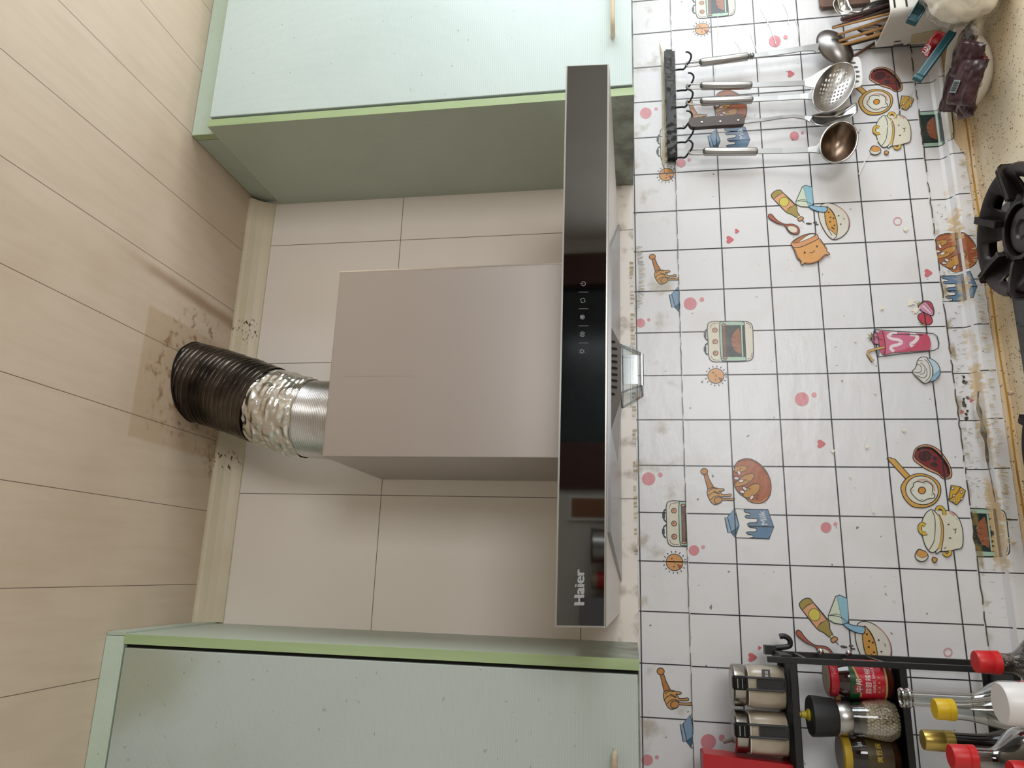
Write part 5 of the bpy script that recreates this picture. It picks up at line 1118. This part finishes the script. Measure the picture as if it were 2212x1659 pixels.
# ================================================================ BLACK RACK
blk = mat('black_powder_coat', '#141416', 0.42)
YF, YB = -1.55, -0.42
rk = thing('jar_rack', (-13, -1, CT), 'black metal three-tier rack with jars, standing against the wall under the left cupboard', 'rack')
pf0, pf1 = UY(1657, 1420, YF), UY(2112, 1437, YF); pb0, pb1 = UY(1686, 1402, YB), UY(2110, 1415, YB)
RX = -11.60; rl = -17.0
zf = pf0.z; zbk = pb0.z
def post(X, y, z1): MB().box((X-0.10, y-0.05, CT), (X, y+0.05, z1)).build('post', blk, rk, bevel=0.0008)
post(RX, YF, zf); post(RX, YB, zbk); post(rl, YF, zf); post(rl, YB, zbk)
m = MB(); zs_t = []
def tierz(px): return UY(px, 1500, YF).z
T1, T2, T3 = tierz(1712), tierz(1950), tierz(2195)
for i, z in enumerate((T1, T2, T3)):
    sh = MB()
    sh.box((rl, YF-0.04, z-0.09), (RX-0.1, YF+0.0, z+0.02)); sh.box((rl, YF, z-0.10), (RX-0.1, YB, z-0.07)); sh.box((rl, YB-0.02, z-0.14), (RX-0.1, YB+0.02, z+0.02))
    tr_o = sh.build('shelf', blk, rk, bevel=0.0008)
    if i == 1: MB().box((rl, YB-0.02, z), (RX-0.1, YB+0.01, z+0.72)).build('back_panel', blk, tr_o)
m = MB()
for z in (zbk-0.25, T2+0.2, T3+0.2): MB().box((RX-0.10, YF, z-0.02), (RX-0.02, YB, z+0.03)).build('cross_bar', mat('worn_rack_metal', '#6c6a66', 0.35, 0.6), rk)
hk = MB(); h0 = UY(1655, 1404, YB-0.2)
hpts = [UY(1652, 1400, -0.6), UY(1700, 1397, -0.6), UY(1707, 1388, -0.6), UY(1703, 1379, -0.6), UY(1693, 1374, -0.6), UY(1684, 1375, -0.6)]
hk.tube(sm([tuple(p) for p in hpts], 5, False), 0.05, 10, flat=(1, 1)); hk.box((hpts[0].x-0.1, -0.55, hpts[0].z-0.18), (hpts[0].x+0.06, -0.75, hpts[0].z+0.02)); hk.box((hpts[0].x-0.14, -0.6, hpts[0].z-0.3), (hpts[0].x-0.02, YF, hpts[0].z-0.12)); hk.build('end_hook', blk, rk, 'glossy black hook at the top of the rack')
ball = mat('steel_ball', '#d8d8d6', 0.15, 1.0)
for px, py in ((1773, 1407), (1833, 1410)): c = UY(px, py, -0.75); MB().lathe(c, [(0.055*math.sin(t), 0.055*math.cos(t)) for t in [-1.57+i*0.314 for i in range(11)]], 16).build('screw_cap', ball, rk)
# spice jars (square clear jars with steel lids and a black clasp)
def spice(px0, py, label, fill, spoon=False):
    y = -1.0; base = Vector((0, 0, 0)); topc = UY(1607, py, y); X = topc.x; z0 = T1+0.02; rr_ = 0.37
    t_ = thing('spice_jar', (X, y, z0), label, 'jar', 'spice jars on the top shelf')
    H = 0.72
    m = MB(); m.lathe((X, y, z0), [(0.0, 0.30), (0.02, 0.345), (0.08, rr_), (H-0.16, rr_), (H-0.06, rr_*0.95), (H, rr_*0.84)], 56, sq=3.2, caps=True); m.build('jar_body', thin_glass('greasy_clear_acrylic', '#ebe7e0', 0.3, 0.7), t_, 'smeared clear square body')
    m = MB(); m.lathe((X, y, z0+0.02), [(0.0, 0.28), (0.03, 0.34), (fill, 0.345), (fill+0.01, 0.0)], 48, sq=3.2, caps=True); m.build('salt', mat('white_salt', '#e0d8cc', 0.7, mottle=('#b3a592', 9, 0.45, 0.7)), t_, 'white powder inside')
    m = MB(); m.lathe((X, y, z0+H), [(0.0, rr_*0.95), (0.02, rr_*0.98), (0.19, rr_*0.98), (0.22, rr_*0.90), (0.22, 0.0)], 56, caps=True); m.build('lid', mat('jar_lid_steel', '#a9a49d', 0.28, 1.0, mottle=('#6d655c', 10, 0.5, 0.7)), t_, 'brushed steel lid')
    yf = y-rr_-0.02; hz0, hz1 = z0+0.06, z0+H+0.05
    m = MB(); w = 0.10; X0c = X; X = X+0.09
    o_ = [(X+w, hz0+0.05), (X+w, hz1-0.05), (X+w*0.9, hz1), (X-w*0.9, hz1), (X-w, hz1-0.05), (X-w, hz0+0.05), (X-w*0.8, hz0), (X+w*0.8, hz0)]
    m.tube([(a, yf-0.05, b) for a, b in o_], 0.022, 8, closed=True); m.box((X-w*0.85, yf-0.035, hz0+0.03), (X+w*0.85, yf-0.02, hz1-0.22)); m.build('clasp_handle', mat('clasp_black', '#26282b', 0.3), t_, 'black fold-down handle')
    m = MB(); m.box((X-w*1.15, yf+0.05, hz1-0.04), (X+w*1.15, yf-0.12, hz1+0.2)); m.build('clasp_hinge', blackp, t_, bevel=0.003)
    m = MB(); m.tube([(X-0.08, yf-0.13, hz1+0.12), (X+0.08, yf-0.13, hz1+0.12)], 0.016, 6); m.tube([(X-0.08, yf-0.13, hz1+0.04), (X+0.08, yf-0.13, hz1+0.04)], 0.012, 6); m.build('clasp_pin', steelu, t_); X = X0c
    return t_, X, y, z0
j1, X, y, z0 = spice(1607, 1480, 'square clear spice jar with a small black label, right one on the top shelf', 0.66)
m = MB(); lx = X+0.30; lz = z0+0.52; yf = y-0.372
m.prism([(X+0.19, yf, z0+0.30), (X+0.325, yf+0.045, z0+0.30), (X+0.325, yf+0.045, z0+0.44), (X+0.19, yf, z0+0.44)], (0, -0.006, 0)); lab = m.build('label', mat('label_black', '#121212', 0.4), j1, 'small black label')
m = MB(); put_text(m, '食盐', 0.055, lambda a, b: Vector((X+0.198+a*0.95, yf-0.010+0.33*a, z0+0.34+b))); m.build('characters', wt, lab)
j2, X, y, z0 = spice(1607, 1579, 'left square spice jar on the top shelf, a spoon handle sticking out of it', 0.67)
m = MB(); m.tube([UY(1562, 1602, -0.75), UY(1590, 1596, -0.8), Vector((X-0.1, y, z0+0.6))], 0.04, 8, flat=(1, .5)); m.build('spoon_handle', mat('grey_spoon', '#8f8b84', 0.4), j2)
# red pouch
rp0 = [UY(x, yy, -1.35) for x, yy in ((1519, 1634), (1521, 1629), (1600, 1634), (1680, 1648), (1720, 1655))]
X0_ = rp0[1].x; zt = rp0[0].z
pch = thing('red_pouch', (X0_-0.8, -1.1, T1), 'bright red pouch standing on the top shelf left of the spice jars', 'pouch')
m = MB(); m.prism([(X0_, -1.35, zt-0.03), (X0_-0.03, -1.35, zt), (X0_-1.8, -1.35, zt), (X0_-1.8, -1.35, T1+0.03), (rp0[4].x, -1.35, T1+0.03)], (0, 0.5, 0)); m.build('pouch_body', mat('red_plastic', '#b01822', 0.35, bump=(6, 0.5, 0.01)), pch, bevel=0.003)
# jar and grinder helper
def LH(par, name, c, prof, mt, seg=48, label=None, **k): m = MB(); m.lathe(c, prof, seg, **k); return m.build(name, mt, par, label)
def wrap(c, r, a0):   # map text coordinates onto the cylinder front
    return lambda x, z: Vector((c[0]+r*math.sin(a0+x/r), c[1]-r*math.cos(a0+x/r), c[2]+z))
def wrapband(m, c, r, a0, a1, lo, hi, n=24, mi=0):
    vs = []; fs = []
    for i in range(n+1):
        a = a0+(a1-a0)*i/n; u = i/n; l = lo(u) if callable(lo) else lo; h = hi(u) if callable(hi) else hi
        for z in (l, h): vs.append((c[0]+r*math.sin(a), c[1]-r*math.cos(a), c[2]+z))
    fs = [(2*i, 2*i+2, 2*i+3, 2*i+1) for i in range(n)]
    return m.add(vs, fs, mi, None, True)
Z2 = T2+0.02
c = Vector((UY(1850, 1467, -1.0).x, -1.0, Z2)); r = 0.33
rj = thing('sauce_jar', tuple(c), 'dark sauce jar with a red label and red lid, on the middle shelf', 'jar')
darks = mat('dark_sauce_glass', '#2a1210', 0.08, mottle=('#4a1f18', 16, 0.45, 0.62), coat=0.5)
LH(rj, 'jar_glass', c, [(0, .27), (.03, .31), (.08, .33), (.70, .33), (.80, .315), (.88, .29), (.94, .27)], darks)
LH(rj, 'lid', c+Vector((0, 0, 0.92)), [(0, .305), (.02, .315), (.13, .315), (.15, .29), (.15, 0)], mat('red_lid', '#a81c2a', 0.35), label='red metal lid with a tan top')
MB().lathe(c+Vector((0, 0, 1.071)), [(0, .27), (.004, .27), (.004, 0)], 40).build('lid_top', mat('tan_lid_print', '#a08a66', 0.4, mottle=('#8c7753', 40, 0.4, 0.6)), rj)
red = mat('label_red', '#b5182c', 0.3); gold = mat('label_gold', '#b99a5a', 0.35); green = mat('label_green', '#164522', 0.35); yel = mat('label_yellow', '#d8bf20', 0.35)
m = MB(); wrapband(m, c, .333, -1.5, 1.9, 0.16, 0.74); lb = m.build('paper_label', red, rj, 'red label')
m = MB(); wrapband(m, c, .336, -1.5, 1.9, 0.135, 0.165); wrapband(m, c, .3365, -0.9, 1.6, lambda u: 0.55+0.19*u**1.5, lambda u: 0.58+0.19*u**1.5); m.build('gold_lines', gold, lb)
m = MB(); wrapband(m, c, .335, -1.5, 1.6, lambda u: 0.57+0.17*max(0, (u-.2)/.8)**1.5, 0.745); m.build('green_band', green, lb)
m = MB(); wrapband(m, c, .338, 0.85, 1.25, 0.24, 0.40); m.build('yellow_spot', yel, lb)
m = MB(); put_text(m, '蒜蓉辣椒酱', 0.10, lambda x, z: wrap(c, .339, -0.62)(x*1.05, z+0.40)); put_text(m, 'GARLIC SAUCE', 0.042, lambda x, z: wrap(c, .339, -0.55)(x*1.1, z+0.335)); put_text(m, '中邦', 0.11, lambda x, z: wrap(c, .340, -0.52)(x*1.0, z+0.55))
m.build('lettering', wt, lb)
m = MB(); wrapband(m, c, .3365, -0.60, -0.17, 0.53, 0.68); m.build('crest', mat('crest_maroon', '#8e1a26', 0.3), lb)
m = MB()
for i in range(4): q = wrap(c, .339, -0.50+0.24*i)(0, 0.265); m.lathe(q, [(0, 0.016), (0.03, 0.004)], 8)
put_text(m, '280g', 0.03, lambda x, z: wrap(c, .339, -0.5)(x, z+0.20)); m.build('gold_marks', gold, lb)
m = MB(); put_text(m, 'HY', 0.06, lambda x, z: wrap(c, .318, 0.35)(x, z+0.96)); m.build('lid_lettering', mat('pale_red_print', '#d78a8c', 0.4), rj)
# pepper grinder
c = Vector((UY(1850, 1552, -1.18).x, -1.18, Z2)); r = .34
gd = thing('pepper_grinder', tuple(c), 'pepper grinder full of white peppercorns with a black top, middle of the middle shelf', 'grinder')
LH(gd, 'glass_body', c, [(0, .26), (.03, .31), (.10, .34), (.25, .345), (.60, .29), (.78, .27)], thin_glass('clear_glass', '#eef2f1', 0.03, 1.2))
LH(gd, 'steel_band', c+Vector((0, 0, .77)), [(0, .275), (.02, .285), (.22, .285), (.24, .27)], steelu, label='shiny steel band')
LH(gd, 'grinder_head', c+Vector((0, 0, 1.0)), [(0, .29), (.05, .31), (.35, .34), (.42, .34), (.45, .31), (.45, 0)], mat('matt_black_cap', '#1a1b1d', 0.5), label='matt black head')
LH(gd, 'yellow_nozzle', c+Vector((0.02, -0.05, 1.45)), [(0, .10), (.03, .10), (.06, .06), (.14, .055), (.15, .035), (.2, .03), (.21, 0)], mat('yellow_nozzle_plastic', '#b5a21e', 0.4), 24)
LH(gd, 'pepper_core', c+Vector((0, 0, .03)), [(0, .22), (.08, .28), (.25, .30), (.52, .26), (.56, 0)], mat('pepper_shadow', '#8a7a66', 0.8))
pep = mat('white_peppercorn', '#c9b8a0', 0.6, mottle=('#a8947a', 30, 0.4, 0.6))
m = MB(); rng = random.Random(3)
sph = [(math.sin(t)*1.0, math.cos(t)) for t in [-1.57, -0.9, -0.3, 0.3, 0.9, 1.57]]
prnt = []
for row in range(11):
    z = 0.05+row*0.048; rad = 0.235+0.07*min(1, z/0.14) if z < 0.14 else (0.312-0.055*max(0, (z-0.25)/0.35))
    nn = int(2*math.pi*rad/0.056)
    for k in range(nn):
        a = 2*math.pi*(k+0.5*(row % 2)+rng.uniform(-.15, .15))/nn
        if math.cos(a) < -0.1: continue
        q = Vector((c.x+rad*math.sin(a), c.y-rad*math.cos(a), c.z+z+rng.uniform(-.006, .006))); m.lathe(q, [(0.030*s1, 0.030*c1+0.0005) for s1, c1 in sph], 7)
o = m.build('peppercorns', pep, gd, 'white peppercorns'); o['kind'] = 'stuff'
# yellow lid jar
c = Vector((UY(1880, 1632, -1.0).x, -1.0, Z2)); 
yj = thing('sauce_jar', tuple(c), 'dark sauce jar with a yellow lid and olive label, on the middle shelf', 'jar')
LH(yj, 'jar_glass', c, [(0, .27), (.03, .32), (.08, .34), (.62, .34), (.70, .325), (.78, .30), (.84, .285)], mat('dark_paste_glass', '#1d110d', 0.08, mottle=('#3c2415', 12, 0.45, 0.62), coat=0.5))
LH(yj, 'lid', c+Vector((0, 0, 0.80)), [(0, .315), (.02, .325), (.12, .325), (.14, .30), (.14, 0)], mat('yellow_lid', '#b3952c', 0.35), label='yellow metal lid')
MB().lathe(c+Vector((0, 0, .942)), [(0, .28), (.004, .28), (.004, 0)], 40).build('lid_top', mat('dull_lid_print', '#7c6a5a', 0.4, mottle=('#4a1f22', 9, 0.45, 0.6)), yj)
m = MB(); wrapband(m, c, .344, -1.6, 1.6, 0.14, 0.56); lb = m.build('paper_label', mat('olive_label', '#4b421e', 0.35, mottle=('#3a2617', 9, 0.4, 0.65)), yj, 'olive label')
m = MB(); put_text(m, '黄豆酱', 0.09, lambda x, z: wrap(c, .347, -0.1)(x*1.1, z+0.33)); m.build('lettering', mat('yellow_print', '#cdb23a', 0.4), lb)
# ================================================================ BOTTLES IN FRONT OF THE RACK
redcap = mat('red_cap_plastic', '#c41f22', 0.4, bump=(40, 0.15, 0.001))
def bottle(name, capx, capy, y, rcap, hcap, label, capm, glass, prof, content=None, cprof=None, caplab=None, part='cap'):
    top = UY(capx, capy, y)      # centre of the cap's far (upper) face
    X = top.x; zt = top.z; t_ = thing(name, (X, y, CT), label, 'bottle', None)
    if capm:
        n = MB(); n.lathe((X, y, zt-hcap), [(0, rcap*1.02), (hcap*0.28, rcap*1.02), (hcap*0.3, rcap*0.97), (hcap*0.34, rcap*0.97), (hcap*0.36, rcap), (hcap*0.93, rcap*0.97), (hcap, rcap*0.9), (hcap, 0)], 40); n.build(part, capm, t_, caplab)
    z1 = zt-hcap if capm else zt
    H = z1-CT
    m = MB(); m.lathe((X, y, CT), [(H-dz_, r_) for dz_, r_ in reversed(prof)]+[(H+0.0, prof[0][1])], 48, caps=False); m.add([], []); o = m.build('bottle_body', glass, t_)
    if content:
        m = MB(); m.lathe((X, y, CT+0.02), [(H-dz_-0.02, r_) for dz_, r_ in reversed(cprof)], 48, caps=True); m.build('liquid', content, t_)
    return t_, X, zt
def body(neck, shoulder_h, bodyr, neckh, H=3.4, k=8):
    out = [(0, neck), (neckh, neck)]
    for i in range(1, k+1): u = i/k; out.append((neckh+shoulder_h*u, neck+(bodyr-neck)*(0.5-0.5*math.cos(math.pi*u))))
    return out
clear = thin_glass('bottle_clear_glass', '#eef1f0', 0.03, 1.4)
soy = mat('soy_sauce_dark', '#1a0f0d', 0.12, coat=0.15)
texd = mat('textured_dark_bottle', '#2a2420', 0.12, bump=(70, 1.0, 0.012), mottle=('#5c534b', 35, 0.45, 0.6), coat=0.4)
def top_to(prof, zt): return prof+[(zt, prof[-1][1])]
def mk(name, cx, cy, y, rc, hc, lab, capm, glass, neck, neckh, sh, br, content=None, lvl=None, caplab=None):
    zt = UY(cx, cy, y).z-(hc if capm else 0); H = zt-CT
    p = body(neck, sh, br, neckh); p = p+[(H-0.06, br), (H, br*0.9), (H, 0.0)]
    cp = None
    if content:
        q = [(d_, r_*0.95) for d_, r_ in p if d_ > lvl and d_ < H-0.01]; r0 = None
        for (d1, r1), (d2, r2) in zip(p[:-1], p[1:]):
            if d1 <= lvl <= d2 and d2 > d1: r0 = (r1+(r2-r1)*(lvl-d1)/(d2-d1))*0.95
        cp = [(lvl, 0), (lvl, r0)]+q+[(H-0.02, 0)]
    return bottle(name, cx, cy, y, rc, hc, lab, capm, glass, p, content, cp, caplab)
mk('soy_sauce_bottle', 2106, 1429, -4.0, .155, .30, 'dark diamond-textured bottle with a red cap, rightmost of the bottles', redcap, texd, .13, .14, .42, .40, caplab='red screw cap')
t_, X, zt = mk('clear_bottle', 1945, 1507, -2.35, .1, .1, 'open clear glass bottle with a long neck and no cap', None, clear, .115, 1.0, .55, .34)
n = MB(); 
for dz_ in (0.02, 0.12): n.tube([(X+.125*math.cos(a), -2.35+.125*math.sin(a), zt-dz_) for a in [i*.3927 for i in range(16)]], .03, 8, closed=True)
n.build('lip', thin_glass('glass_lip', '#dfe5e3', 0.03, 3.0), t_)
m = MB(); wrapband(m, (X, -2.35, zt-2.35), .345, -0.2, 2.2, 0, 0.6); m.build('paper_label', red, t_, 'red label')
t_, X, zt = mk('oil_bottle', 2018, 1531, -3.25, .15, .26, 'clear cone-shouldered bottle with a yellow cap', mat('yellow_cap_plastic', '#d8b416', 0.4), clear, .135, .06, 1.1, .33, mat('yellow_oil', '#8a7a14', 0.1), 1.25, 'yellow screw cap')
mk('vinegar_bottle', 1993, 1598, -2.95, .15, .42, 'dark brown bottle with a gold foil cap', mat('gold_foil', '#b59d55', 0.3, 0.8, bump=(60, 0.4, 0.001)), soy, .13, .35, .8, .32, caplab='gold ribbed cap')
t_, X, zt = mk('soy_sauce_bottle', 2053, 1634, -4.2, .16, .30, 'round-shouldered clear bottle of dark sauce with a red cap', redcap, thin_glass('smoky_bottle_glass', '#c4bdb6', 0.03, 1.4), .13, .18, .42, .42, soy, .75, 'red screw cap')
mk('white_capped_bottle', 2160, 1519, -5.0, .26, .42, 'bottle with a wide white cap, nearest the hob', mat('white_cap_plastic', '#dcdad9', 0.35), mat('milky_bottle', '#c9c7c0', 0.3), .22, .06, .2, .42, caplab='wide white cap')
mk('soy_sauce_bottle', 2184, 1672, -5.0, .16, .30, 'red-capped bottle at the very corner, in front of all others', redcap, soy, .13, .1, .4, .34, caplab='red screw cap')
# ================================================================ THINGS SEEN MIRRORED IN THE GLASS FRONT
shf = thing('wall_shelf', (-10.5, BW+1, 2.9), 'dark wall shelf across the room with pots, mirrored in the hood glass', 'shelf')
MB().box((-14.5, BW+0.02, 2.7), (-7.2, BW+2.2, 2.95)).build('board', mat('dark_shelf_wood', '#1d1715', 0.4), shf)
pot = thing('steel_pot', (-8.9, BW+1.1, 2.95), 'steel pot on the shelf across the room, mirrored in the hood glass', 'pot')
MB().lathe((-8.9, BW+1.1, 2.95), [(0, .7), (.05, .8), (1.0, .85), (1.1, .95), (1.12, .85), (1.12, 0)], 40).build('pot_body', steelu, pot)
ptl = thing('paper_tin', (-10.9, BW+1.0, 2.95), 'cream and red tin on the shelf across the room, mirrored in the hood glass', 'tin')
MB().lathe((-10.6, BW+1.0, 2.95), [(0, .42), (1.1, .42), (1.12, .3), (1.12, 0)], 32).build('tin_body', mat('cream_tin', '#a3957c', 0.5), ptl); MB().lathe((-10.6, BW+1.0, 3.15), [(0, .43), (.6, .43)], 32, caps=False).build('red_band', redcap, ptl)
bx = MB().box((-13.2, BW+0.3, 2.95), (-11.4, BW+1.8, 4.6)); tag(bx.build('storage_box', mat('grey_carton', '#8b8a90', 0.5), bevel=0.004), 'pale grey box on the shelf across the room, mirrored in the hood glass', 'box')
pic = thing('picture_frame', (-6.9, BW+0.1, 3.6), 'white framed picture across the room, mirrored in the hood glass', 'picture')
m = MB(); m.box((-7.6, BW+0.02, 3.2), (-6.3, BW+0.2, 5.3)); m.build('frame', white, pic); MB().box((-7.45, BW+0.2, 3.35), (-6.45, BW+0.22, 5.15)).build('picture', mat('orange_picture', '#8a5a35', 0.5), pic)
